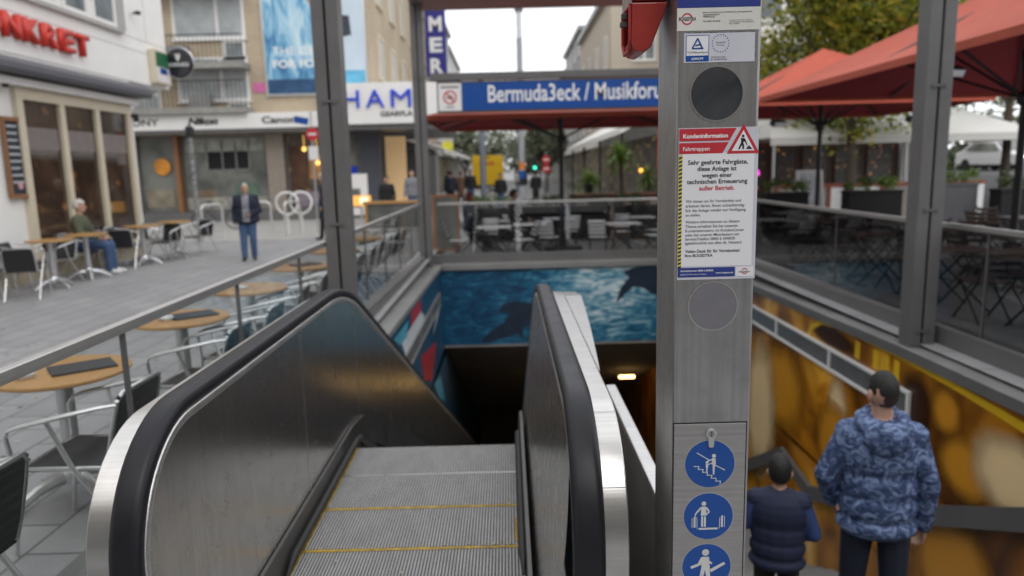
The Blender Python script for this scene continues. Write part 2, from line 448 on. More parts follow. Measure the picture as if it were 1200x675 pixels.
def beer_mural():
    m, n, b = nt('golden_mural')
    v = coord(n, (1, .8, .55), (R(35),0,0))
    no = N(n, 'ShaderNodeTexNoise', i_Scale=.95, i_Detail=3., i_Roughness=.5, i_Distortion=1.2); n.links.new(v, no.inputs[0])
    c = ramp(n, no.outputs[0], [(.29, (.075,.026,.007)), (.41, (.24,.09,.010)), (.52, (.55,.235,.016)), (.62, (.80,.44,.05)), (.76, (.92,.72,.40))])
    vo = N(n, 'ShaderNodeTexVoronoi', i_Scale=.9); n.links.new(coord(n, (1,1,.6)), vo.inputs[0])
    k = ramp(n, vo.outputs[0], [(.05, (1.25,1.1,.8)), (.55, (.75,.7,.6))])
    c = mixc(n, .8, c, k, 'MULTIPLY'); n.links.new(c, b.inputs[0]); b.inputs['Roughness'].default_value = .3; return m
m_water = water_mural(); m_beer = beer_mural()
m_bluewall = mat('blue_mural', (.012,.075,.145), .4, 0, .6, 1.6, stretch=(1,1,.6))
m_conc = mat('dark_concrete', (.27,.245,.22), .85, 0, .25, 2)
m_dolph = mat('dolphin_grey', (.012,.026,.05), .5, 0, .3, 4)
m_mred = mat('mural_red', (.42,.03,.05), .4, 0, .3, 3); m_mwhite = mat('mural_white', (.62,.66,.70), .4, 0, .2, 5); m_mcy = mat('mural_cyan', (.08,.36,.48), .4, 0, .3, 4)
m_myel = mat('mural_yellow', (.72,.45,.02), .35, 0, .2, 2); m_morg = mat('mural_orange', (.40,.14,.012), .35, 0, .35, 3); m_mpale = mat('mural_cream', (.66,.50,.30), .35, 0, .25, 3)
m_mdk = mat('mural_brown', (.07,.025,.008), .35, 0, .4, 3)
m_vent = mat('vent_grey', (.17,.18,.185), .4, .3, .15, 5)

def soft(name, c_in, c_out):
    m, n, b = nt(name)
    v = coord(n, (0,1.5,1.5), kind='Generated', loc=(0,-.75,-.75)); g_ = N(n, 'ShaderNodeVectorMath', operation='LENGTH'); n.links.new(v, g_.inputs[0])
    no = N(n, 'ShaderNodeTexNoise', i_Scale=2.5, i_Detail=3.); n.links.new(coord(n), no.inputs[0])
    a = N(n, 'ShaderNodeMath', operation='MULTIPLY_ADD'); n.links.new(no.outputs[0], a.inputs[0]); a.inputs[1].default_value = .3; n.links.new(g_.outputs['Value'], a.inputs[2])
    c = ramp(n, a.outputs[0], [(.0, c_in), (.95, cl(c_in,.8)), (1.0, c_out)]); r_ = [q for q in n.nodes if q.bl_idname == 'ShaderNodeValToRGB'][0].color_ramp
    r_.elements[0].position = .45; r_.elements[1].position = .75; r_.elements[2].position = 1.
    n.links.new(c, b.inputs[0]); b.inputs['Roughness'].default_value = .35
    al = ramp(n, a.outputs[0], [(.58, (1,1,1)), (.98, (0,0,0))]); n.links.new(al, b.inputs['Alpha']); return m
m_mpale = soft('mural_cream_soft', (.88,.66,.36), (.62,.30,.05)); m_morg = soft('mural_orange_soft', (.62,.27,.02), (.28,.10,.012)); m_mdk = soft('mural_brown_soft', (.045,.016,.006), (.15,.055,.01))
def slope(y): return -.018*max(0, y-7)
def slab(b, x0, x1, y0, y1, z0, z1):
    ys = [y0, 7, y1] if y0 < 7 < y1 else [y0, y1]
    for a, c in zip(ys, ys[1:]):
        v = [(x, y, z + slope(y)) for z in (z0, z1) for y in (a, c) for x in (x0, x1)]
        b.add(v, [(0,2,3,1),(4,5,7,6),(0,1,5,4),(2,6,7,3),(0,4,6,2),(1,3,7,5)])

wl = thing('mural_wall', 'left stairwell wall with red, white and blue graffiti mural under a grey coping', 'wall', (-1.44, 0, -5))
b = MB(); b.box(-.3, 0, 1.7, 30, -8, 3.0); slab(b, -.3, 0, 1.7, 15.52, 3.0, 4.885); b.build('wall', m_bluewall, wl)
def flats(parent, name, polys, mat_, x):          # thin painted shapes on a side wall
    b = MB()
    for p in polys: b.poly([(x, y, z+5) for y, z in p])
    b.build(name, mat_, parent, fix=False)
flats(wl, 'painted_shape', [[(10.288,-.2),(11.522,-.24),(11.427,-.5),(10.24,-.56)], [(11.171,-1.105),(13.557,-1.43),(12.556,-1.91),(11.463,-1.584)]], m_mred, .004)
flats(wl, 'painted_shape', [[(9.208,-.40),(11.432,-.426),(11.857,-.583),(11.274,-.838),(9.847,-.842)], [(14.634,-.66),(14.474,-.975),(13.0,-1.215)]], m_mwhite, .006)
flats(wl, 'painted_shape', [[(8.659,-.23),(9.958,-.26),(9.725,-.446),(9.096,-.411)], [(12.804,-2.049),(14.087,-2.261),(14.746,-3.012),(13.737,-2.628)]], m_mcy, .008)
b = MB(); slab(b, -.30, .02, 1.7, 15.3, 4.89, 4.97); b.build('coping', m_cope, wl, bevel=.006)
b = MB(); slab(b, -.45, -.27, .4, 15.62, 4.94, 5.2); b.build('upstand', m_frame, wl)
v_ = thing('wall_vent', 'long grey vent strip in a light frame on the left graffiti wall', 'vent', (-1.43, 9.4, -.9))
b = MB(); b.box(0, .03, 0, 5.0, 0, .03); b.box(0, .03, 0, 5.0, .25, .28)
for y in (0, 1.65, 3.3, 4.95): b.box(.001, .029, y, y+.04, .031, .249)
b.build('frame', m_cope, v_); b = MB(); b.box(0, .012, .02, 4.98, .02, .26); b.build('grille', m_vent, v_)

wr = thing('mural_wall', 'right stairwell wall with golden beer glass mural under a grey coping', 'wall', (3.88, 0, -5))
b = MB(); b.box(0, .3, 1.7, 30, -8, 3.0); slab(b, 0, .3, 1.7, 15.52, 3.0, 4.86); b.build('wall', m_beer, wr)
X_ = -.004
b = MB()
ar = [(9.6,-.60),(9.267,-.444),(9.148,-.281),(8.852,-.151),(8.318,-.091),(6.926,-.12),(5.973,-.155),(4.6,-.24)]; ai = [(9.5,-.60),(9.159,-.441),(9.065,-.319),(8.821,-.21),(8.311,-.161),(6.919,-.175),(5.965,-.221),(4.6,-.33)]
for i in range(len(ar)-1): b.poly([(X_, *ar[i]), (X_, *ar[i+1]), (X_, *ai[i+1]), (X_, *ai[i])])
for y0, y1 in ((7.94,7.82),(7.53,7.4),(7.32,7.2),(7.11,7.0)): b.poly([(X_,y0,-.20),(X_,y1,-.20),(X_,y1,-.40),(X_,y0,-.40)])
b.v = [(x,y,z+5) for x,y,z in b.v]
b.build('painted_shape', m_myel, wr, fix=False)
b = MB(); b.disc((X_,6.2,-.45+5), .24, axis='x'); b.build('painted_shape', m_morg, wr, fix=False)
flats(wr, 'painted_shape', [[(5.5,-1.15),(6.3,-1.15),(6.3,-0.55),(5.5,-0.55)]], m_morg, -0.0045)
flats(wr, 'painted_shape', [[(6.5,-2.4),(7.7,-2.4),(7.7,-1.8),(6.5,-1.8)]], m_morg, -0.0047)
flats(wr, 'painted_shape', [[(5.8,-2.3),(6.4,-2.3),(6.4,-1.7),(5.8,-1.7)]], m_morg, -0.0049)
flats(wr, 'painted_shape', [[(9.2,-2.1),(10.9,-2.1),(10.9,-0.7),(9.2,-0.7)]], m_morg, -0.0051)
flats(wr, 'painted_shape', [[(8,-1.7),(8.6,-1.7),(8.6,-0.7),(8,-0.7)]], m_mpale, -0.0053)
flats(wr, 'painted_shape', [[(4.8,-1.05),(5.85,-1.05),(5.85,-0.32),(4.8,-0.32)]], m_mpale, -.0065)
flats(wr, 'painted_shape', [[(10.2,-.8),(11.6,-.8),(11.6,-3.2),(10.2,-3.2)]], m_mpale, -.0070)
flats(wr, 'painted_shape', [[(7.9,-1.1),(8.9,-1.0),(8.7,-2.1),(7.8,-2.0)]], m_morg, -.0075)
flats(wr, 'painted_shape', [[(5.3,-1.35),(6.5,-1.25),(6.6,-2.3),(5.4,-2.4)]], m_morg, -.0080)
flats(wr, 'painted_shape', [[(7.9,-0.46),(9.1,-0.46),(9.1,-0.16),(7.9,-0.16)]], m_mdk, -.0030)
flats(wr, 'painted_shape', [[(6.4,-1),(7,-1),(7,-0.2),(6.4,-0.2)]], m_mdk, -.0032)
b = MB(); slab(b, -.03, .4, 1.7, 15.3, 4.864, 4.97); b.build('coping', m_cope, wr, bevel=.006)
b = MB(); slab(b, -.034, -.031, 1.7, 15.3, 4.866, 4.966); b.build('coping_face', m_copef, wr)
b = MB(); slab(b, .32, .50, .4, 15.62, 4.94, 5.17); b.build('upstand', m_frame, wr)
v_ = thing('wall_vent', 'long grey vent strip in a white frame on the golden mural wall', 'vent', (3.87, 6.75, -.72))
b = MB(); b.box(-.03, 0, 0, 8.0, 0, .035); b.box(-.03, 0, 0, 8.0, .25, .285)
for y in (0, 1.75, 3.5, 5.3, 7.1, 7.955): b.box(-.029, -.001, y, y+.045, .036, .249)
b.build('frame', m_white, v_); b = MB(); b.box(-.012, 0, .02, 7.98, .02, .27); b.build('grille', m_vent, v_)

wb = thing('mural_wall', 'end wall over the underpass with blue underwater dolphin mural', 'wall', (0, 15.3, -5))
b = MB(); b.box(-1.44, 3.88, 0, .25, 3.05, 4.75); b.build('wall', m_water, wb, loc=(0,0,0))
def plate(parent, name, pts, mat_, y):
    b = MB(); b.poly([(x, y, z+5) for x, z in pts]); b.build(name, mat_, parent, fix=False)
plate(wb, 'painted_dolphin', [(-.685,-1.888),(-.438,-1.649),(-.157,-1.468),(-.024,-1.284),(-.242,-1.203),(-.183,-1.074),(.0,-1.02),(.13,-1.008),(.495,-1.055),(.768,-1.155),(1.2,-1.2),(1.5,-1.4),(1.3,-1.55),(.76,-1.623),(.486,-1.485),(.244,-1.61),(.275,-1.85),(.132,-1.701),(-.166,-1.807),(-.445,-1.89)], m_dolph, -.004)
plate(wb, 'painted_dolphin', [(2.271,-1.101),(2.363,-.787),(2.546,-.552),(2.418,-.42),(2.6,-.36),(3.055,-.34),(3.6,-.5),(3.8,-.8),(3.5,-.95),(3.059,-.935),(2.82,-.762),(2.637,-.757),(2.455,-.92)], m_dolph, -.006)
b = MB(); b.box(-1.42, 3.85, -.06, .3, 4.70, 4.82); b.build('coping', m_cope, wb, bevel=.006)
b = MB(); b.box(-1.69, 4.2, .2, .36, 4.70, 5.01); b.build('upstand', m_frame, wb)
# sloped soffit over the escalator, dark
sf = MB(); sf.poly([(-1.44,15.55,-1.95),(3.88,15.55,-1.95),(3.88,30,-8.68),(-1.44,30,-8.68)])
sf.box(-1.44, 3.88, 15.3, 15.55, -1.99, -1.951)
struct(sf.build('passage_ceiling', m_conc))
fl = MB(); fl.poly([(-1.44,1.7,-11),(3.88,1.7,-11),(3.88,30,-11),(-1.44,30,-11)]); fl.poly([(-1.44,30,-11),(3.88,30,-11),(3.88,30,-8.6),(-1.44,30,-8.6)])
fl.poly([(-1.44,1.7,-11),(3.88,1.7,-11),(3.88,1.7,-.004),(-1.44,1.7,-.004)])
struct(fl.build('passage_floor', m_conc))
def soffit_lamp(label, loc):
    lm = thing('ceiling_lamp', label, 'lamp', loc)
    b = MB(); b.obox((0,-.02,.05), (.46,.12,.06), (R(-25),0,0)); b.build('housing', m_blackm, lm)
    b = MB(); b.obox((0,-.05,-.02), (.42,.10,.06), (R(-25),0,0)); b.build('diffuser', m_lamp, lm)
m_lamp = emit('lamp_warm', (1,.62,.22), 9)
soffit_lamp('small warm lamp glowing in the dark passage behind the escalator', (3.2, 19.62, -4.0))
soffit_lamp('unseen warm lamp added to brighten the passage, behind the escalator balustrade', (1.2, 19.62, -4.0))  # extra lamp out of view, added to lift the dark stairwell

# ------------------------------------------------------------------ stairs
def stairs():
    st = thing('staircase', 'grey stone stairs leading down beside the golden mural', 'stairs', (.5, 1.7, 0))
    b = MB(); z = 0; y = 0; w0, w1 = .0, 3.38
    pts = [(0, -.15)]
    prof = [(0, -.0)]
    k = 0
    while y < 14:
        if 7.1 < y < 7.3: y2 = y + 1.3
        else: y2 = y + .31
        z -= .15; prof.append((y, z)); prof.append((y2, z)); y = y2
    low = [(y, z-.3), (0, -.5)]
    b.prism(prof + low, 'x', w0, w1); b.build('steps', mat('stair_stone', (.20,.20,.195), .7, 0, .15, 5, .1, 120, dirt=.4), st)
    hr = thing('wall_handrail', 'dark grey flat handrail running down the golden mural wall', 'handrail', (3.80, 0, 0))
    p = [(3.2,.0),(5.18,-.95),(6.39,-1.52),(8.78,-2.42),(9.75,-2.28),(11.3,-3.14),(15,-4.9)]
    b = MB(); b.sweep_yz([(-.03,-.09),(.03,-.09),(.03,.09),(-.03,.09)], p); b.build('rail', m_frame2, hr)
    for y, z_ in ((4.2,-.5),(7.2,-1.85),(11,-3.0)):
        b = MB(); b.box(.03, .082, y-.02, y+.02, z_-.03, z_+.03); b.build('bracket', m_blackm, hr)
stairs()

# ------------------------------------------------------------------ escalator
SL = .466
def esc():
    E_ = thing('escalator', 'stopped downward escalator with stainless balustrades and black rubber handrails', 'escalator', (-.42, 2.0, 0))
    OX, OY = -.42, 2.0
    cy, cz, RR = 2.15, .745, .375
    def path(r, ytop=21.5, a_start=-75):
        p = []
        for i in range(26):
            a = R(-180+ -0 + 0) ; t = a_start + (90-a_start)*i/25.
            an = R(180 - t)
            p.append((cy + r*math.cos(an), cz + r*math.sin(an)))
        for y in (2.6, 3.1, 3.6): p.append((y, cz+r))
        # transition
        y0, y1 = 3.95, 4.75
        for i in range(9):
            u = i/8; y = y0+(y1-y0)*u; p.append((y, cz+r - SL*(y1-y0)*u*u/2))
        zz = p[-1][1]
        for y in (5.5, 7, 10, 14, 18, ytop): p.append((y, zz - SL*(y-y1)))
        return [(y-OY, z) for y, z in p]
    def rbox(w, h, r_, seg=4):     # rounded profile
        o = []
        for cx_, cz_, a0 in ((w-r_, h-r_, 0), (-w+r_, h-r_, 90), (-w+r_, -h+r_, 180), (w-r_, -h+r_, 270)):
            for i in range(seg+1):
                a = R(a0+90*i/seg); o.append((cx_+r_*math.cos(a), cz_+r_*math.sin(a)))
        return o
    dark = mat('skirt_steel', (.14,.135,.13), .38, .8, .2, 4, dirt=.3)
    for side in (-1, 1):
        hx = (-1.03 if side < 0 else .192) - OX
        b = MB(); b.sweep_yz([(hx+x, q) for x, q in rbox(.042, .027, .022)], path(RR)); b.build('handrail', m_rubber, E_, smooth=True)
        # guide profile under the handrail (bright inner rim)
        b = MB(); b.sweep_yz([(hx - side*.018 + x, q) for x, q in rbox(.022, .014, .006)], path(RR-.036)); b.build('handrail_guide', m_rail, E_, smooth=True)
        # outer deck wrapping the newel
        x0, x1 = (hx+.043, hx+.112) if side > 0 else (hx-.122, hx-.043)
        b = MB(); b.sweep_yz([(x0,-.03),(x1,-.03),(x1,0),(x0,0)], path(RR-.022)); dk = b.build('outer_deck', m_ssdeck, E_, smooth=True, bevel=.004)
        b = MB(); rr_ = RR-.0205
        for an in ((74, 33) if side > 0 else ()):       # dark lines painted for the banded reflections on the bent deck
            a0, a1 = R(180-an), R(180-an-.25); b = MB()
            b.poly([(x0+.002, cy-OY+rr_*math.cos(a0), cz+rr_*math.sin(a0)), (x1-.002, cy-OY+rr_*math.cos(a0), cz+rr_*math.sin(a0)), (x1-.002, cy-OY+rr_*math.cos(a1), cz+rr_*math.sin(a1)), (x0+.002, cy-OY+rr_*math.cos(a1), cz+rr_*math.sin(a1))])
            b.build('reflection_line', m_vent, dk, fix=False)
        if side > 0:
            pd = [(2.44,.0),(2.6,.012),(3.1,.045),(3.6,.072),(3.95,.088),(4.35,.09),(4.75,.09),(7,.09),(12,.09),(21,.09)]
            def zd(y): return cz+RR-.022 if y <= 3.95 else (cz+RR-.022-SL*.8*((y-3.95)/.8)**2/2 if y <= 4.75 else cz+RR-.022-SL*.4-SL*(y-4.75))
            b = MB(); vs = []
            for y, w_ in pd: vs += [(x1+.0005, y-OY, zd(y)), (x1+.0015+w_, y-OY, zd(y)), (x1+.0015+w_, y-OY, zd(y)-.04), (x1+.0005, y-OY, zd(y)-.04)]
            b.add(vs, [(4*i+j, 4*i+(j+1)%4, 4*i+4+(j+1)%4, 4*i+4+j) for i in range(len(pd)-1) for j in range(4)]); b.build('wide_deck', m_ssdeck, E_)
        # inner panel between rim and steps
        xin_b = (-1.0 if side < 0 else .062) - OX; xin_t = hx - side*.03
        top = path(RR-.045)
        rr = RR-.045
        b = MB(); vs = []
        ys = [cy-rr+.001] + [cy-rr*math.cos(R(a)) for a in range(8, 91, 8)] + [2.4, 3.0, 3.6] + [3.95+.1*i for i in range(9)] + [5.5, 7, 10, 14, 18, 21.4]
        def ztop(y):
            if y <= cy: return cz + math.sqrt(max(0, rr*rr-(y-cy)**2))
            if y <= 3.95: return cz+rr
            if y <= 4.75: u = (y-3.95)/.8; return cz+rr-SL*.8*u*u/2
            return cz+rr-SL*.4-SL*(y-4.75)
        def zbot(y):
            if y < cy-.01: return cz - math.sqrt(max(0, rr*rr-(y-cy)**2))
            if y <= 4.2: return .10
            if y <= 4.9: u = (y-4.2)/.7; return .10-SL*.7*u*u/2
            return .10-SL*.35-SL*(y-4.9)
        K = 5
        for y in ys:
            zt, zb = ztop(y), zbot(y)
            for j in range(K+1):
                z = zb+(zt-zb)*j/K; zr = z - (ztop(y) - (cz+rr)) if y > 3.9 else z
                t = min(1, max(0, (zr-.1)/.97)); vs.append((xin_b+(xin_t-xin_b)*t, y-OY, z))
        f = [(i*(K+1)+j, i*(K+1)+j+1, (i+1)*(K+1)+j+1, (i+1)*(K+1)+j) for i in range(len(ys)-1) for j in range(K)]
        b.add(vs, f)
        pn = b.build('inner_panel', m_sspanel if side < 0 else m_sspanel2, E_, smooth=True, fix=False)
        # seams of the panel plates
        for y in (3.35, 4.55, 5.75, 6.6, 7.4, 8.6, 9.8):
            b = MB()
            zt, zb = ztop(y)-.02, zbot(y)+.02
            a = (xin_b - side*.0025, y-OY, zb); c = (xin_t - side*.0025, y-OY, zt)
            b.poly([a, c, (c[0], c[1]+.006, c[2]), (a[0], a[1]+.006, a[2])])
            b.build('panel_seam', m_rail, E_, fix=False)
        # skirt with deflector brush
        xs = xin_b - side*.012
        b = MB(); sk = [(2.2, .17), (4.25, .17), (4.55, .13), (5.0, -.03), (9, -1.9), (14, -4.22), (20, -7.02)]
        b.sweep_yz([(xs-.008,-.10),(xs+.008,-.10),(xs+.008,.10),(xs-.008,.10)], [(y-OY, z) for y, z in sk]); b.build('skirt', dark, E_)
        b = MB(); br = [(2.80,.125),(2.92,.165),(4.22,.175),(4.36,.155),(4.5,.06),(5.2,-.30),(9,-2.06)]
        b.tube([(xs - side*.022, y-OY, z) for y, z in br], [.006,.020,.021,.02,.02,.02,.02], 10); b.build('deflector_brush', m_brush, E_, smooth=True)
        # outer cladding (closed body below the deck)
        xo = x1-.012 if side > 0 else x0+.012
        b = MB(); pr = [(cy-.28, 0), (cy-.28, .55), (cy-.1, 1.05), (3.95, 1.06), (4.75, .88), (21, -6.7), (21, -8.2), (4.6, -.55), (2.2, -.55)]
        b.prism([(y-OY, z) for y, z in pr], 'x', xo-.01, xo); b.build('outer_cladding', m_ss, E_)
        b = MB(); b.box(min(xin_b, xo), max(xin_b, xo), cy-.20-OY, cy+.1-OY, -.0, .42); b.build('newel_base', m_ss, E_, bevel=.01)
    # steps
    w0, w1 = -.982-OX, .036-OX
    sm = None
    for k in range(24):
        y = 2.65 + .405*k; z = .12 if k < 4 else .12 - max(0, (k-3.55))*.189
        if k >= 4: z = .12 - .189*(k-3)
        b = MB(); b.box(w0, w1, 0, .399, -.19, 0)
        s_ = b.build('step', m_tread, E_, loc=(0, y-OY, z))
        if k < 6:
            b = MB(); b.poly([(w0+.002,.001,.002),(w0+.026,.001,.002),(w0+.026,.398,.002),(w0+.002,.398,.002)])
            if k < 2: b.poly([(w0+.026,.376,.002),(w1-.002,.376,.002),(w1-.002,.398,.002),(w0+.026,.398,.002)])
            if k in (1,): b.poly([(w1-.04,.03,.002),(w1-.03,.03,.002),(w1-.03,.25,.002),(w1-.04,.25,.002)])
            b.build('yellow_line', m_yellow, s_, fix=False)
            if k == 2:
                b = MB(); b.poly([(w0+.026,.384,.002),(w1-.002,.384,.002),(w1-.002,.396,.002),(w0+.026,.396,.002)]); b.build('worn_edge', m_alud, s_, fix=False)
    b = MB(); b.box(w0-.0, w1, -1.3, .645, .0, .118); b.build('landing_plate', m_tread, E_)
    b = MB(); b.box(w0-.25, w0-.02, -1.3, .05, .0, .1); b.box(w1+.03, w1+.26, -1.3, -.33, 0, .1); b.build('floor_plate', m_ss, E_)
    # litter on the steps: tiny dry leaf bits
    return E_
esc()
lit = MB()
for i in range(80):
    x, y = rnd.uniform(-.95, .0), rnd.choice([rnd.uniform(2.7, 4.2), 3.05, 3.45])+rnd.uniform(-.02,.02); s_ = rnd.uniform(.003,.011); a = rnd.uniform(0, PI)
    lit.poly([(x+s_*math.cos(a+q)*(1 if j % 2 else .6), y+s_*math.sin(a+q), .1235+rnd.uniform(0,.003)) for j, q in enumerate((0,1.57,3.14,4.71))])
o = lit.build('litter', mat('pale_litter', (.45,.36,.25), .8, 0, .4, 60), fix=False); tag(o, 'scattered pale leaf bits and crumbs on the escalator steps', 'litter'); o['kind'] = 'stuff'

# low partition between escalator and stairs
pt = thing('partition_wall', 'low stainless partition between the escalator newel and the stairs', 'partition', (.43, 1.9, 0))
b = MB(); b.box(.0, .02, .0, 1.24, -.8, .80); b.build('panel', mat('partition_steel', (.40,.39,.375), .48, .6, .1, 4, dirt=.25), pt)
b = MB(); b.box(-.012, .034, -.0, 1.25, .802, .83); b.build('cap', m_rail, pt, bevel=.004)

# ------------------------------------------------------------------ glass railings
def railing(name, label, a, c, n, glassm, zt=1.15, zb=.2, posts=True, frame=False):
    a = Vector(a); c = Vector(c); d = (c-a); L = d.length; ang = math.atan2(d.y, d.x)
    t = thing(name, label, 'railing', tuple(a), ang)
    b = MB(); b.box(0, L, -.022, .022, zt-.05, zt); b.build('top_rail', m_rail, t, bevel=.004)
    for i in range(n):
        x0, x1 = L*i/n+.012, L*(i+1)/n-.012
        b = MB(); b.box(x0, x1, -.006, .006, zb+.002, zt-.052); b.build('glass_panel', glassm, t)
    if posts:
        for i in range(1, n):
            b = MB(); b.box(L*i/n-.007, L*i/n+.007, -.012, .012, zb, zt-.051); b.build('baluster', m_frame2, t)
    return t
railing('glass_railing', 'left glass railing with steel top rail between cafe tables and escalator', (-1.8,.4,0), (-1.8,14.85,0), 10, m_glass, 1.145, .2)
railing('glass_railing', 'far glass railing with steel top rail in front of terrace folding tables', (-1.5,15.58,0), (4.0,15.58,0), 4, m_smoke, 1.11, .01, posts=False)
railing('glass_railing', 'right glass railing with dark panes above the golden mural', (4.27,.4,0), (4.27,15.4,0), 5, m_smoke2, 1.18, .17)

# ------------------------------------------------------------------ steel shelter and its sign
def shelter():
    t = thing('steel_shelter', 'grey steel shelter frame of double posts and beams over the stairwell', 'shelter', (0,7.05,0))
    def post(x, y, zb=-.03):
        y -= 7.05
        p = MB(); p.box(x-.125, x-.012, y-.1, y+.1, zb, 5.2); p.box(x+.012, x+.125, y-.1, y+.1, zb, 5.2)
        o = p.build('post', m_frame, t, bevel=.006)
        g = MB(); g.box(x-.011, x+.011, y-.05, y+.05, zb, 5.19); g.build('web', m_gap, o)
        for z in (.12, 1.3, 2.45, 3.6, 4.7):
            k = MB(); k.box(x-.05, x+.05, y-.112, y-.101, z, z+.025); k.box(x-.065, x-.045, y-.118, y-.1125, z-.005, z+.03); k.box(x+.045, x+.065, y-.118, y-.1125, z-.005, z+.03)
            k.build('bolt_plate', m_frame2, o)
    post(-1.645, 7.1); post(-1.71, 14.98, -.2); post(4.02, 7.0); post(4.02, 14.98, -.2)
    b = MB(); b.box(-1.49, 3.89, 7.83, 8.03, 3.56, 3.70); b.build('cross_beam', m_frame, t, bevel=.006)
    b = MB(); b.box(-1.8, 4.2, 7.4, 8.5, 5.02, 5.2); b.build('roof_beam', mat('roof_soffit', (.20,.19,.18), .55, .1, .2, 1.5, dirt=.5), t)
    b = MB(); b.box(-1.78, -1.60, -8, 7.3, 5.22, 5.5); b.box(3.92, 4.12, -8, 7.3, 5.22, 5.5); b.build('side_beam', m_frame, t)
shelter()
sg = thing('station_sign', 'long blue station sign with white lettering hung under the shelter beam', 'sign', (-1.36, 14.93, 2.94))
b = MB(); b.box(0, 5.2, 0, .16, 0, .60); b.build('board', m_frame2, sg)
b = MB(); b.box(.50, 5.18, -.012, -.001, .03, .565); b.build('blue_panel', m_blue, sg)
b = MB(); b.box(.03, .49, -.012, -.001, .03, .565); b.build('white_panel', m_white, sg)
b = MB(); b.ring((.26,.29), .105, .135, -.016, 32); b.poly([(.18,-.016,.36),(.20,-.016,.38),(.34,-.016,.22),(.32,-.016,.20)]); b.build('prohibition_mark', m_red, sg, fix=False)
b = MB(); b.poly([(.19,-.014,.26),(.33,-.014,.26),(.33,-.014,.29),(.27,-.014,.34),(.24,-.014,.34),(.22,-.014,.30),(.19,-.014,.30)]); b.poly([(.08,-.014,.47),(.44,-.014,.47),(.44,-.014,.51),(.08,-.014,.51)]); b.poly([(.18,-.014,.09),(.34,-.014,.09),(.34,-.014,.115),(.18,-.014,.115)]); b.build('pictogram', mat('picto_dark', (.2,.2,.2), .5), sg, fix=False)
text('lettering', 'Bermuda3eck / Musikforum', (1.02, -.016, .175), m_wtext, sg, width=3.72, height=.34, bold=.015)
b = MB(); b.box(.4,.46,.06,.12,.6,.63); b.box(4.7,4.76,.06,.12,.6,.63); b.build('hanger', m_frame, sg)
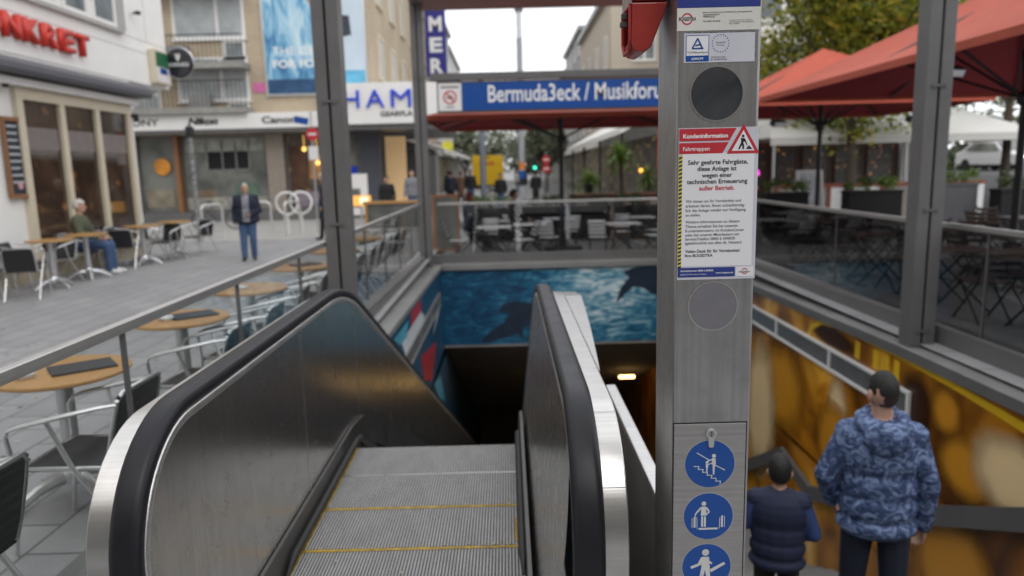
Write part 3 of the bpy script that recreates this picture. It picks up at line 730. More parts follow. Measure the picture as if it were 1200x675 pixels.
# ------------------------------------------------------------------ information pillar
PY = 1.67
def pil_x(u): return .39 + (u-793)/93*.181        # drawing grid of the poster
def pillar():
    t = thing('info_pillar', 'square stainless information pillar with round windows and blue pictogram stickers', 'pillar', (.478, 1.775, 0))
    ox, oy = .478, 1.775
    b = MB(); b.box(.385-ox, .571-ox, PY-oy, .105, 0, 2.75); b.build('body', m_ss, t, bevel=.007)
    yf = PY-oy
    def ringwin(z, r, m, name, x=.0):
        b = MB(); b.ring((x, z), r, r+.0035, yf-.0015, 48); o = b.build(name, m_ssdeck, t, fix=False)
        b = MB(); b.disc((x, yf-.0010, z), r, 48); b.build('pane', m, o, fix=False)
    ringwin(1.954, .058, pane('smoked_window', (.02,.021,.022), (.06,.062,.066), 9, .12), 'round_window', -.004)
    ringwin(1.470, .056, mat('grey_speaker_disc', (.17,.165,.18), .6, 0, .08, 40), 'round_window', -.003)
    # lower service plate
    b = MB(); x0, x1, z0, z1 = -.0905, .083, .45, 1.182
    for q in ((x0-.003,x0,z0,z1+.003),(x1,x1+.003,z0,z1+.003),(x0,x1,z1,z1+.003)): b.poly([(q[0],yf-.001,q[2]),(q[1],yf-.001,q[2]),(q[1],yf-.001,q[3]),(q[0],yf-.001,q[3])])
    pl = b.build('service_panel', m_gap, t, fix=False)
    b = MB(); b.box(x0, x1, yf-.0022, yf-.0005, z0, z1); b.build('plate', brushed('stainless_plate', (.50,.49,.475), .42, 'x', .2), pl, bevel=.0008)
    # lock
    b = MB(); pts = [(.0125*math.cos(R(a)), .0125*math.sin(R(a))) for a in range(-55, 236, 10)]
    pts = [(x, z) for x, z in pts] + [(-.0065,-.030),(-.0045,-.034),(.0045,-.034),(.0065,-.030)]
    b.prism([(x-.002, z+1.158) for x, z in pts], 'y', yf-.010, yf-.0022); lk = b.build('lock', m_alud, t, bevel=.001)
    b = MB(); b.disc((-.002, yf-.0105, 1.158), .0075, 20); b.build('lock_core', m_ss, lk, fix=False)
    b = MB(); b.poly([(-.003,yf-.011,1.152),(-.001,yf-.011,1.152),(-.001,yf-.011,1.164),(-.003,yf-.011,1.164)]); b.build('keyhole', m_ink, lk, fix=False)
    # pictograms
    def bar(b, a, c, w, y):
        a = Vector((a[0], 0, a[1])); c = Vector((c[0], 0, c[1])); d = (c-a).normalized(); n_ = Vector((-d.z, 0, d.x))*w/2
        b.poly([(p.x, y, p.z) for p in (a-n_, c-n_, c+n_, a+n_)])
    def pic(zc, xc, kind):
        r = .0605
        b = MB(); b.ring((xc, zc), r-.0008, r+.0006, yf-.0026, 48); o = b.build('pictogram_sticker', m_wtext, t, fix=False)
        b = MB(); b.disc((xc, yf-.0030, zc), r, 48); b.build('blue_disc', m_blue, o, fix=False)
        b = MB(); Y = [yf-.0032]
        K = .0605/62.       # picture grid: half-width 62 units
        def P(x, z): return (xc+x*K, zc+z*K)
        def ln(x0, z0, x1, z1, w=2.): Y[0] -= 2e-6; bar(b, P(x0,z0), P(x1,z1), w*K, Y[0])
        def dot(x, z, r_): Y[0] -= 2e-6; b.disc((P(x,z)[0], Y[0], P(x,z)[1]), r_*K, 20)
        def pg(pts): Y[0] -= 2e-6; b.poly([(P(x,z)[0], Y[0], P(x,z)[1]) for x, z in pts])
        if kind == 0:
            ln(-33, 30, -2, 10, 2.2); ln(10, -2, 38, -17, 2.2)
            x, z = -40, -6
            for i in range(6):
                ln(x, z, x+13, z, 2); ln(x+13, z, x+11, z-8, 2); x += 11; z -= 8
            dot(10, 21, 5); pg([(5,15),(14,15),(15,-2),(5,-2)]); pg([(7,-2),(13,-2),(11.5,-28),(8,-28)]); ln(6,12,-6,7,3)
            dot(-7, 4, 3.6); pg([(-10,0),(-4,0),(-4,-9),(-10,-9)]); pg([(-9,-9),(-5,-9),(-6,-22),(-9,-22)]); ln(-5,-2,5,2,2.4)
        elif kind == 1:
            dot(-12, 34, 6); ln(-18,34,-6,34,2)
            pg([(-18,26),(-6,26),(-5,2),(-19,2)]); ln(-18,24,-30,10,4.5); ln(-30,10,-34,3,3.6); ln(-6,24,2,12,4.5); ln(2,12,-6,4,4)
            pg([(-18,0),(-13,0),(-13,-28),(-18,-28)]); pg([(-11,0),(-6,0),(-6,-28),(-11,-28)])
            pg([(-24,-31),(24,-31),(24,-36),(-24,-36)])
            pg([(-37,-2),(-32,2),(-32,-30),(-37,-30)]); ln(-41,-4,-41,-30,1.6); ln(-29,-2,-28,-34,1.6)
            pg([(32,0),(37,2),(37,-30),(32,-30)]); ln(41,0,41,-30,1.6); ln(29,-4,28,-34,1.6)
        else:
            dot(-3, 39, 9); pg([(-12,27),(6,27),(8,0),(10,-30),(0,-30),(-4,-8),(-8,-30),(-18,-30),(-13,0)])
            ln(-11,25,-20,6,7); ln(-20,6,-40,-2,7); ln(-6,22,14,8,5)
            pg([(8,-8),(44,12),(48,6),(12,-16)]); ln(-40,-2,-10,10,6)
        b.build('white_pictogram', m_steelpic, o, fix=False)
    pic(1.080, -.003, 0); pic(.944, -.004, 1); pic(.810, -.006, 2)
    # top address label
    x0, x1 = -.095, .0885
    b = MB(); b.box(x0, x1, yf-.0012, yf-.0002, 2.090, 2.138); o = b.build('address_label', m_creamst, t)
    b = MB(); b.box(x0, x1, yf-.0012, yf-.0002, 2.1385, 2.30); b.build('blue_field', m_blue2, o)
    y = yf-.0016
    b = MB(); b.ring((-.073,2.115), .0095, .0125, y, 30, a0=R(20), a1=R(165)); b.ring((-.073,2.115), .0095, .0125, y, 30, a0=R(200), a1=R(345)); b.build('logo_ring', m_red, o, fix=False)
    text('logo_lettering', 'BOGESTRA', (-.0915, y-.0002, 2.1115), m_ink, o, width=.038, height=.0075, bold=.02, shear=.2)
    for s_, x, z, w_ in (('Bochum-Gelsenkirchener Straßenbahnen Aktiengesellschaft', -.038, 2.1262, .108), ('Universitätsstraße 50', -.038, 2.1218, .036), ('44789 Bochum', -.038, 2.1174, .026), ('Tel. 0180 6 50 40 30', -.038, 2.1080, .038)):
        text('address_lettering', s_, (x, y-.0002, z), m_ink, o, width=w_, height=.0031, bold=.02)
    for i, z in enumerate((2.1092, 2.1056, 2.1020)):
        text('address_lettering', ('Festnetz 20 Cent/Anruf, Mobilfunk', 'max. 60 Cent/Anruf. Betriebsnummer', 'Auto 12345678')[i], (.020, y-.0002, z), m_ink, o, width=(.052,.054,.022)[i], height=.0026)
    # inspection sticker
    b = MB(); b.box(-.079, .0785, yf-.0012, yf-.0002, 2.022, 2.0845); o = b.build('inspection_sticker', m_lilac, t)
    b = MB(); b.box(-.075, -.0235, yf-.0016, yf-.0013, 2.0245, 2.0805); b.build('badge_border', m_blue, o, bevel=0)
    b = MB(); b.box(-.0735, -.025, yf-.0019, yf-.00165, 2.037, 2.079); b.build('badge_field', m_paper, o)
    b = MB(); P3 = [(-.061,2.052),(-.049,2.0735),(-.038,2.0515)]
    for a, c in ((P3[0],P3[1]),(P3[1],P3[2]),(P3[0],(-.036,2.052)),((-.054,2.0585),(-.041,2.0605))): bar(b, a, c, .0032, yf-.0023)
    b.build('badge_triangle', m_blue, o, fix=False)
    text('badge_lettering', 'TÜVRheinland', (-.0725, yf-.0023, 2.0415), m_ink, o, width=.046, height=.0058)
    text('badge_lettering', 'GEPRÜFT', (-.0625, yf-.0020, 2.0278), m_wtext, o, width=.027, height=.0056, bold=.02)
    b = MB()
    for k in range(20):
        a = 2*PI*k/20; b.disc((.002+.0185*math.cos(a), yf-.0016, 2.062+.0185*math.sin(a)), .0013, 8)
    b.build('seal_dots', m_blue2, o, fix=False)
    text('seal_lettering', 'Gesetzliche', (-.009, yf-.0016, 2.0625), m_ink, o, width=.022, height=.0036)
    text('seal_lettering', 'Prüfung', (-.006, yf-.0016, 2.0565), m_ink, o, width=.016, height=.0036)
    text('seal_lettering', 'www.tuv.com', (-.019, yf-.0016, 2.0315), m_ink, o, width=.032, height=.0032)
    text('seal_lettering', 'ID 0000052960', (-.019, yf-.0016, 2.0265), m_ink, o, width=.036, height=.0032)
    # torn dark edge
    b = MB()
    for i in range(60):
        x = rnd.uniform(-.079,.079); w_ = rnd.uniform(.001,.006)
        if rnd.random() < .7: b.poly([(x,yf-.0014,2.0850),(x+w_,yf-.0014,2.0850),(x+w_,yf-.0014,2.0850+rnd.uniform(.0006,.0018)),(x,yf-.0014,2.0856)])
        else:
            z = rnd.uniform(2.03,2.084); b.poly([(.0785,yf-.0014,z),(.0785+rnd.uniform(.0005,.0018),yf-.0014,z),(.0793,yf-.0014,z+w_),(.0785,yf-.0014,z+w_)])
    b.build('torn_edge', m_ink, o, fix=False)
    return t
pillar()

def poster():
    t = thing('notice_poster', 'white out of service notice with red header and black yellow strip on the steel pillar', 'poster', (.4805, PY-.0005, 1.534))
    OX, OZ = .4805, 1.534
    H_ = .346
    def X(u): return pil_x(u)-OX
    def Z(v): return H_ - (v-149)/178.*H_
    b = MB(); b.box(-.0905, .0905, -.0008, 0, 0, H_); b.build('sheet', m_lilac, t)
    y = -.0012
    def rect(name, u0, u1, v0, v1, m, yy=y):
        b = MB(); b.poly([(X(u0),yy,Z(v1)),(X(u1),yy,Z(v1)),(X(u1),yy,Z(v0)),(X(u0),yy,Z(v0))]); return b.build(name, m, t, fix=False)
    rect('white_field', 797.5, 881.5, 178, 311, m_paper)
    b = MB(); b.poly([(X(793.5),y-.0002,Z(164)),(X(852),y-.0002,Z(164)),(X(860),y-.0002,Z(150)),(X(793.5),y-.0002,Z(150))]); b.build('header_bar', m_red, t, fix=False)
    b = MB(); b.poly([(X(793.5),y-.0002,Z(178.5)),(X(844),y-.0002,Z(178.5)),(X(851),y-.0002,Z(166)),(X(793.5),y-.0002,Z(166))]); b.build('header_bar', m_red, t, fix=False)
    def tx(s_, u0, u1, v, m=m_ink, h=None, bold=.012, align='LEFT', yy=y-.0004):
        w_ = X(u1)-X(u0); text('lettering', s_, (X(u0), yy, Z(v)), m, t, width=w_, bold=bold)
    tx('Kundeninformation', 798, 850, 160.5, m_wtext, bold=.03); tx('Fahrtreppen', 798, 829, 175, m_wtext, bold=.01)
    # warning triangle
    def tri(u, v, s_, yy, m, name):
        b = MB(); pts = [(X(u), Z(v-s_*.60)), (X(u+s_*.58), Z(v+s_*.42)), (X(u-s_*.58), Z(v+s_*.42))]
        b.poly([(p[0], yy, p[1]) for p in pts]); return b.build(name, m, t, fix=False)
    tri(868, 165.5, 33, y-.0004, m_red, 'warning_triangle'); tri(868, 166.5, 23, y-.0006, m_paper, 'triangle_field')
    b = MB(); yy = y-.0008
    def pg(pts): b.poly([(X(868+a), yy, Z(166+c)) for a, c in pts])
    b.disc((X(867.5), yy, Z(159.5)), .0032, 16); pg([(-3,-4.5),(1.5,-4),(2.5,-1),(-2.5,2)]); pg([(-3,1.5),(-.5,0),(1,4),(1,8.5),(-1,8.5),(-1.2,4.5)]); pg([(-3,1.5),(-.5,1.5),(-4,8.5),(-6,8.5)]); pg([(1.5,-4),(3,-1),(5,4),(4.3,4.5),(1,-1)]); pg([(3,8.5),(6.5,4.2),(11,8.5)])
    b.build('digging_figure', m_ink, t, fix=False)
    L = [('Sehr geehrte Fahrgäste,', 804, 874, 191), ('diese Anlage ist', 815, 861, 198.5), ('wegen einer', 820.5, 856, 206), ('technischen Erneuerung', 803, 874, 213.3)]
    for s_, a, c, v in L: tx(s_, a, c, v, bold=.02)
    tx('außer Betrieb.', 817.5, 859, 221, m_red, bold=.02)
    Bd = [('Wir bitten um Ihr Verständnis und', 802, 867, 235.2), ('arbeiten daran, Ihnen schnellstmög-', 802, 872, 240.6), ('lich die Anlage wieder zur Verfügung', 802, 873, 246), ('zu stellen.', 802, 820, 251.2),
          ('Weitere Informationen zu diesem', 802, 866, 259.5), ('Thema erhalten Sie bei unseren', 802, 864, 264.8), ('Kundenbetreuern, im KundenCenter', 802, 872, 269.9), ('oder bei unseren Mitarbeitern am', 802, 866, 274.9), ('ServiceTelefon 0800 6 504030', 802, 861, 279.8), ('(gebührenfrei aus allen dt. Netzen)', 802, 869, 284.6)]
    for s_, a, c, v in Bd: tx(s_, a, c, v, m_ink, bold=.004)
    tx('Vielen Dank für Ihr Verständnis!', 802, 867, 294.5, bold=.018); tx('Ihre BOGESTRA', 802, 835, 299.6, bold=.018)
    # hazard strip
    rect('hazard_strip', 793.5, 797.2, 180, 311.5, mat('hazard_yellow', (.72,.62,.06), .4, 0, .03, 20), y-.0002)
    b = MB(); v = 181
    while v < 310:
        b.poly([(X(793.5),y-.0005,Z(v+3.8)),(X(797.2),y-.0005,Z(v+2.3)),(X(797.2),y-.0005,Z(v)),(X(793.5),y-.0005,Z(v+1.5))]); v += 4.6
    b.build('hazard_stripes', m_ink, t, fix=False)
    rect('footer_bar', 793.5, 862, 312.5, 324, m_blue2, y-.0002)
    tx('ServiceNummer 0800 6 504030', 797, 836, 317.2, m_wtext, bold=.02); tx('(gebührenfrei aus allen dt. Netzen)', 797, 828, 321.2, m_wtext, bold=0); tx('www.bogestra.de', 839, 860, 320.2, m_wtext, bold=.01)
    rect('footer_field', 863, 884, 312.5, 324, m_paper, y-.0002)
    b = MB(); b.ring((X(873.5), Z(318)), .0052, .0072, y-.0005, 24, a0=R(20), a1=R(160)); b.ring((X(873.5), Z(318)), .0052, .0072, y-.0005, 24, a0=R(200), a1=R(340)); b.build('logo_ring', m_red, t, fix=False)
    tx('BOGESTRA', 867, 880, 319.6, m_ink, bold=.02, yy=y-.0007)
poster()

def callbox():
    m_r = mat('red_plastic', (.36,.028,.02), .42, 0, .12, 14, .06, 120, coat=.3, dirt=.25)
    m_rd = mat('red_plastic_inner', (.10,.004,.004), .4)
    t = thing('alarm_box', 'red plastic hooded alarm box fixed to the side of the steel pillar', 'alarm box', (.384, 1.80, 2.055))
    # housing above, cut by the frame
    b = MB(); b.box(-.086, -.003, -.055, .075, .118, .32); b.build('housing', m_r, t, bevel=.006)
    b = MB(); b.box(-.090, -.0865, -.05, .07, .112, .32); b.box(-.086, -.062, -.0585, -.0555, .13, .31); b.build('side_plate', mat('grey_brown_plate', (.27,.22,.19), .6, 0, .15, 30), t)
    # hood: wedge with an opening towards -x
    w0, w1 = -.052, .07
    def hood(xo, zo0, zo1, s_):
        return
    y0, y1 = -.052, .072
    prof = [(-.003, .115), (-.086, .115), (-.088, .03), (-.080, .008), (-.060, .004), (-.042, .016), (-.028, .050), (-.012, .090)]
    b = MB(); n_ = len(prof); v = []
    for y in (y0, y1):
        for x, z in prof: v.append((x, y, z))
    f = [(i, (i+1) % n_, n_+(i+1) % n_, n_+i) for i in range(n_)]
    f = [q for k, q in enumerate(f) if k not in (1,)]     # leave the mouth open
    f += [tuple(range(n_)), tuple(range(2*n_-1, n_-1, -1))]
    b.add(v, f); b.build('hood', m_r, t, bevel=.004)
    b = MB(); b.box(-.030, -.026, y0+.004, y1-.004, .055, .112); b.build('recess', m_rd, t, bevel=.01)
    b = MB(); pts = [(-.089, y, z) for y, z in ((y0+.008,.11),(y1-.008,.11),(y1-.008,.035),(y1-.03,.012),(y0+.03,.012),(y0+.008,.035),(y0+.008,.11))]
    b.tube(pts, .005, 8); b.build('rim', m_r, t, smooth=True)
    b = MB(); b.box(-.103,-.089,.0,.012,.088,.102); b.box(-.106,-.089,.0,.012,.070,.082); b.build('hinge', m_frame2, t, bevel=.002)
callbox()
# ------------------------------------------------------------------ cafe furniture
def cafe_chair(label, loc, rz, group):
    """aluminium armchair, faces local +Y"""
    t = thing('cafe_chair', label, 'chair', loc, rz, group)
    b = MB()
    pr = [(-.20,.43),(-.16,.44),(0,.435),(.16,.445),(.215,.44),(.235,.42),(.23,.405),(.21,.42),(0,.42),(-.2,.415)]
    b.prism(pr, 'x', -.215, .215); b.build('seat', m_weave, t, smooth=True)
    b = MB()
    pr = [(-.19,.44),(-.215,.52),(-.245,.65),(-.272,.755),(-.285,.785),(-.298,.775),(-.285,.745),(-.262,.65),(-.232,.52),(-.205,.435)]
    b.prism(pr, 'x', -.21, .21); b.build('backrest', m_weave, t, smooth=True)
    b = MB(); b.tube([(-.215,-.20,.43),(-.218,-.225,.52),(-.218,-.26,.66),(-.21,-.282,.755),(-.17,-.292,.79),(.17,-.292,.79),(.21,-.282,.755),(.218,-.26,.66),(.218,-.225,.52),(.215,-.20,.43)], .012, 8); b.build('back_frame', m_alu, t, smooth=True)
    b = MB(); b.tube([(-.215,-.2,.43),(-.215,.2,.435),(.215,.2,.435),(.215,-.2,.43)], .011, 8); b.build('seat_frame', m_alu, t, smooth=True)
    for s_ in (-1, 1):
        b = MB(); b.tube([(s_*.222,-.280,.745),(s_*.258,-.22,.745),(s_*.268,.0,.70),(s_*.266,.16,.665),(s_*.262,.215,.645),(s_*.255,.235,.61)], [.012,.014,.018,.018,.014,.012], 10, flat=.7); b.build('armrest', m_alu, t, smooth=True)
        b = MB(); b.tube([(s_*.255,.235,.61),(s_*.235,.225,.44),(s_*.235,.24,.22),(s_*.24,.27,.0)], .012, 8); b.build('leg', m_alu, t, smooth=True)
        b = MB(); b.tube([(s_*.268,.03,.69),(s_*.24,-.05,.45),(s_*.232,-.20,.22),(s_*.235,-.33,.0)], .012, 8); b.build('leg', m_alu, t, smooth=True)
    return t
def cafe_table(label, loc, rz, group, h=.75, r=.35, col=.045):
    t = thing('cafe_table', label, 'table', loc, rz, group)
    b = MB(); b.lathe([(0,h-.028),(r-.012,h-.028),(r,h-.02),(r,h-.006),(r-.006,h),(0,h)], 48); b.build('tabletop', m_wood, t, smooth=True)
    b = MB(); b.lathe([(.03,h-.06),(.12,h-.05),(.12,h-.0285),(0,h-.0285)], 16); b.build('bracket', m_alud, t)
    b = MB(); b.lathe([(col,.12),(col,h-.055)], 18); b.lathe([(.075,.10),(.07,.16),(col,.19)], 18); b.build('column', m_alud, t, smooth=True)
    for k in range(4):
        a = PI/4+k*PI/2; c, s_ = math.cos(a), math.sin(a)
        pts = [(c*x, s_*x, z) for x, z in ((.0,.135),(.10,.13),(.2,.105),(.29,.055),(.345,.018))]
        b = MB(); b.tube(pts, [.04,.036,.030,.027,.024], 8); b.lathe([(.02,0),(.028,.004),(.028,.015),(.01,.022)], 10, (c*.335, s_*.335, 0)); b.build('foot', m_alud, t, smooth=True)
    return t
GT = 'round wooden cafe tables along the glass railing'; GC = 'woven aluminium armchairs along the glass railing'
tabs = [(-2.52,3.95,'round wooden cafe table nearest the camera with black menu and glass ashtray'), (-2.50,5.40,'second round wooden cafe table behind the railing with black menu'), (-2.46,6.78,'third round wooden cafe table behind the railing with only an ashtray'), (-2.43,8.35,'fourth round wooden cafe table behind the railing beside the steel post'), (-2.42,10.0,'fifth round wooden cafe table just past the near steel post'), (-2.4,11.8,'farthest round wooden cafe table beside the railing')]
t0 = cafe_table(tabs[0][2], (tabs[0][0], tabs[0][1], 0), .2, GT)
for x, y, l in tabs[1:]: copy_tree(t0, (x, y, 0), rnd.uniform(0,1.5), l)
chs = [(-2.14,2.42,'woven armchair at bottom left edge, nearest the camera'), (-2.14,3.52,'woven armchair beside the nearest cafe table, left of the escalator newel'), (-2.14,4.85,'woven armchair tucked under the nearest wooden table'), (-2.14,5.6,'woven armchair between the first and second railing tables'), (-2.14,6.45,'woven armchair tucked at the second railing table'), (-2.14,7.3,'woven armchair between the second and third railing tables'), (-2.14,8.15,'woven armchair tucked at the third railing table'), (-2.14,9,'woven armchair between third and fourth railing tables'), (-2.14,9.8,'woven armchair tucked at the fourth railing table'), (-2.14,10.6,'woven armchair past the near steel post, first of the far ones'), (-2.14,11.3,'woven armchair tucked at the fifth railing table'), (-2.14,12.1,'woven armchair behind the fifth railing table'), (-2.14,12.9,'woven armchair tucked at the farthest railing table')]
c0 = cafe_chair(chs[0][2], (chs[0][0], chs[0][1], 0), PI/2, GC)
for x, y, l in chs[1:]: copy_tree(c0, (x+rnd.uniform(-.02,.02), y, 0), PI/2+rnd.uniform(-.07,.07), l)
# things on the tables
def ashtray(label, loc):
    o = MB().lathe([(0,.0),(.045,.0),(.055,.022),(.05,.03),(.04,.012),(0,.008)], 20).build('ashtray', mat('clear_glass_ashtray', (.6,.62,.62), .1, 0, .05), loc=loc, smooth=True)
    return tag(o, label, 'ashtray', 'glass ashtrays on the cafe tables')
ashtray('clear glass ashtray on the nearest wooden table', (-2.63,3.80,.751))
a_ = ashtray('clear glass ashtray on the second wooden table', (-2.56,5.30,.751))
ashtray('clear glass ashtray on the third wooden table', (-2.50,6.70,.751))
def menu(label, loc, rz):
    o = MB().box(-.11,.11,-.16,.16,0,.012).box(-.112,-.108,-.161,.161,.001,.014).build('menu_folder', mat('black_folder', (.03,.03,.034), .55, 0, .2, 30, .1, 200), loc=loc, bevel=.003); o.rotation_euler = (0,0,rz)
    return tag(o, label, 'menu', 'black menu folders on the cafe tables')
menu('black menu folder lying on the nearest wooden table', (-2.42,3.98,.751), -.9)
menu('black menu folder lying on the second wooden table', (-2.42,5.45,.751), -.9)
menu('black menu folder lying on the fourth wooden table', (-2.38,8.42,.751), -.9)
# row in front of the cafe facade
GT2 = 'cafe tables in front of the white facade'; GC2 = 'armchairs in front of the white cafe facade'
ft = [(-7.62,12.05,'wooden cafe table left of the seated woman at the facade'), (-7.66,13.15,'wooden cafe table in front of the seated woman in olive jacket'), (-7.60,15.1,'wooden cafe table right of the seated woman'), (-7.45,16.25,'wooden cafe table at the end of the facade row')]
for i, (x, y, l) in enumerate(ft):
    o = copy_tree(t0, (x, y, 0), .4+i, l); o['group'] = GT2; o.scale = (1,1,1.1)
fc = [(-8.15,11.2,-1.2,'armchair at the left image edge in front of the facade'), (-7.5,11.2,0.3,'armchair facing the first facade table from the left'), (-8.15,12.1,-1.5,'armchair behind the first facade table'), (-7.9,12.6,2.9,'armchair between first and second facade tables'), (-8.12,13.75,-1.4,'armchair the woman in olive jacket sits on'), (-8.15,14.7,-1.5,'armchair right of the seated woman by the window'), (-7.8,14.75,.2,'armchair left of the third facade table'), (-8.1,15.3,-1.5,'armchair behind the third facade table'), (-7.4,15.7,3.0,'armchair right of the third facade table'), (-7.9,16.3,-1.4,'armchair behind the last facade table'), (-7.2,16.9,2.8,'armchair at the right end of the facade row')]
for x, y, rz, l in fc:
    o = copy_tree(c0, (x, y, 0), rz, l); o['group'] = GC2

# ------------------------------------------------------------------ folding furniture on the terrace
def slat_table(label, loc, rz, group, m_top, h=.72, w=.62, d=.62):
    t = thing('folding_table', label, 'table', loc, rz, group)
    b = MB(); n_ = 8
    for i in range(n_):
        y = -d/2 + d*i/n_; b.box(-w/2, w/2, y+.004, y+d/n_-.008, h-.02, h)
    b.box(-w/2+.05, -w/2+.08, -d/2+.01, d/2-.01, h-.04, h-.0205); b.box(w/2-.08, w/2-.05, -d/2+.01, d/2-.01, h-.04, h-.0205)
    b.build('slatted_top', m_top, t)
    for s_ in (-1, 1):
        for q in (-1, 1):
            b = MB(); b.tube([(q*w*.42, s_*(d*.36+.012*q), 0), (-q*w*.40, s_*(d*.36+.012*q), h-.04)], .014, 6); b.build('leg', m_blackm, t)
    b = MB(); b.tube([(-w*.4,-d*.36,.03),(-w*.4,d*.36,.03)], .009, 6); b.tube([(0,-d*.36,h/2-.02),(0,d*.36,h/2-.02)], .008, 6); b.build('stretcher', m_blackm, t)
    return t
def slat_chair(label, loc, rz, group, m_top):
    t = thing('folding_chair', label, 'chair', loc, rz, group)
    b = MB()
    for i in range(6):
        y = -.19+.065*i; b.box(-.2,.2,y,y+.05,.44,.455)
    b.build('slatted_seat', m_top, t)
    b = MB()
    for i in range(4):
        z = .56+.085*i; b.obox((0,-.235-.035*i,z), (.38,.015,.06), (R(-20),0,0))
    b.build('slatted_backrest', m_top, t)
    for s_ in (-1, 1):
        b = MB(); b.tube([(s_*.19,.24,0),(s_*.19,-.20,.46),(s_*.19,-.36,.88)], .012, 6); b.build('frame_bar', m_blackm, t)
        b = MB(); b.tube([(s_*.17,-.25,0),(s_*.17,.19,.44)], .012, 6); b.build('leg', m_blackm, t)
    return t
m_slat = mat('pale_slats', (.66,.65,.66), .5, 0, .15, 10, 0, 40)
m_slatb = mat('brown_slats', (.085,.05,.04), .5, 0, .25, 10)
Z0 = -.2
GF = 'pale folding tables on the far terrace'; GFc = 'pale folding chairs on the far terrace'
ft0 = slat_table('pale slatted folding table near the left end of the far railing', (-.32,16.35,Z0), 0, GF, m_slat)
ft0.scale = (1.25,1,1)
for x, y, l in ((2.6,16.5,'pale slatted folding table at the right of the umbrella pole'), (-.35,18.2,'slatted folding table where the auburn haired guest sits'), (1.3,18.6,'slatted folding table behind the red umbrella pole'), (3.3,18.4,'slatted folding table by the hedge planters, right side'), (.5,16.9,'slatted folding table just left of the umbrella pole')):
    copy_tree(ft0, (x, y, Z0), rnd.uniform(-.1,.1), l)
fc0 = slat_chair('pale folding chair left of the first folding table', (-1.12,16.15,Z0), -PI/2, GFc, m_slat)
for x, y, rz, l in ((.33,16.0,PI/2+.3,'pale folding chair right of the first folding table'), (2.0,16.2,-.2,'pale folding chair just right of the umbrella pole'), (3.3,16.3,PI/2+.4,'pale folding chair at the right end of the far railing'), (-.45,17.7,.1,'folding chair of the auburn haired guest'), (.25,18.6,-1.2,'folding chair of the guest in grey jacket'), (1.5,17.9,.2,'folding chair behind the umbrella pole'), (2.7,17.4,2.9,'folding chair behind the right folding table'), (.9,16.4,-.3,'folding chair left of the umbrella pole'), (3.6,17.6,2.2,'folding chair near the hedge planters'), (-.9,18.2,-1.5,'folding chair at the left back of the far terrace')):
    copy_tree(fc0, (x, y, Z0), rz, l)
GB = 'dark brown folding tables on the right terrace'; GBc = 'dark brown folding chairs on the right terrace'
bt0 = slat_table('dark brown folding table nearest on the right terrace', (5.4,6.6,0), .05, GB, m_slatb, .73, .8, .7)
bl = [(5.3,8.6,'dark brown folding table behind the right post'), (5.4,10.6,'dark brown folding table left of the right post, middle'), (5.5,12.9,'dark brown folding table near the pillar on the right terrace'), (7.2,7.6,'dark brown folding table at the right edge, second row'), (7.0,9.9,'dark brown folding table under the big red umbrella'), (6.6,12.3,'dark brown folding table in the second row near the planters'), (9.2,9.5,'dark brown folding table far right under the umbrella'), (9.2,12.8,'dark brown folding table far right by the planters'), (6.4,15.2,'dark brown folding table below the far umbrella')]
for x, y, l in bl: copy_tree(bt0, (x, y, 0 if y < 15.5 else Z0), rnd.uniform(-.1,.1), l)
bc0 = slat_chair('dark brown folding chair nearest on the right terrace', (5.4,5.9,0), .1, GBc, m_slatb)
k = 0
names = ['left', 'right', 'front', 'rear']
for i, (x, y, l) in enumerate(bl):
    for dx, dy, rz, w_ in ((-.62,.0,-PI/2,'left side'), (0,.7,PI,'rear side'), (0,-.72,0,'front side')):
        if w_ == 'left side' and x < 5.6: continue
        copy_tree(bc0, (x+dx+rnd.uniform(-.05,.05), y+dy, 0), rz+rnd.uniform(-.25,.25), 'dark chair on the %s of %s' % (w_, l.replace('dark brown folding table', 'the table')))
copy_tree(bc0, (5.5,7.35,0), PI+.1, 'dark brown folding chair behind the nearest right terrace table')
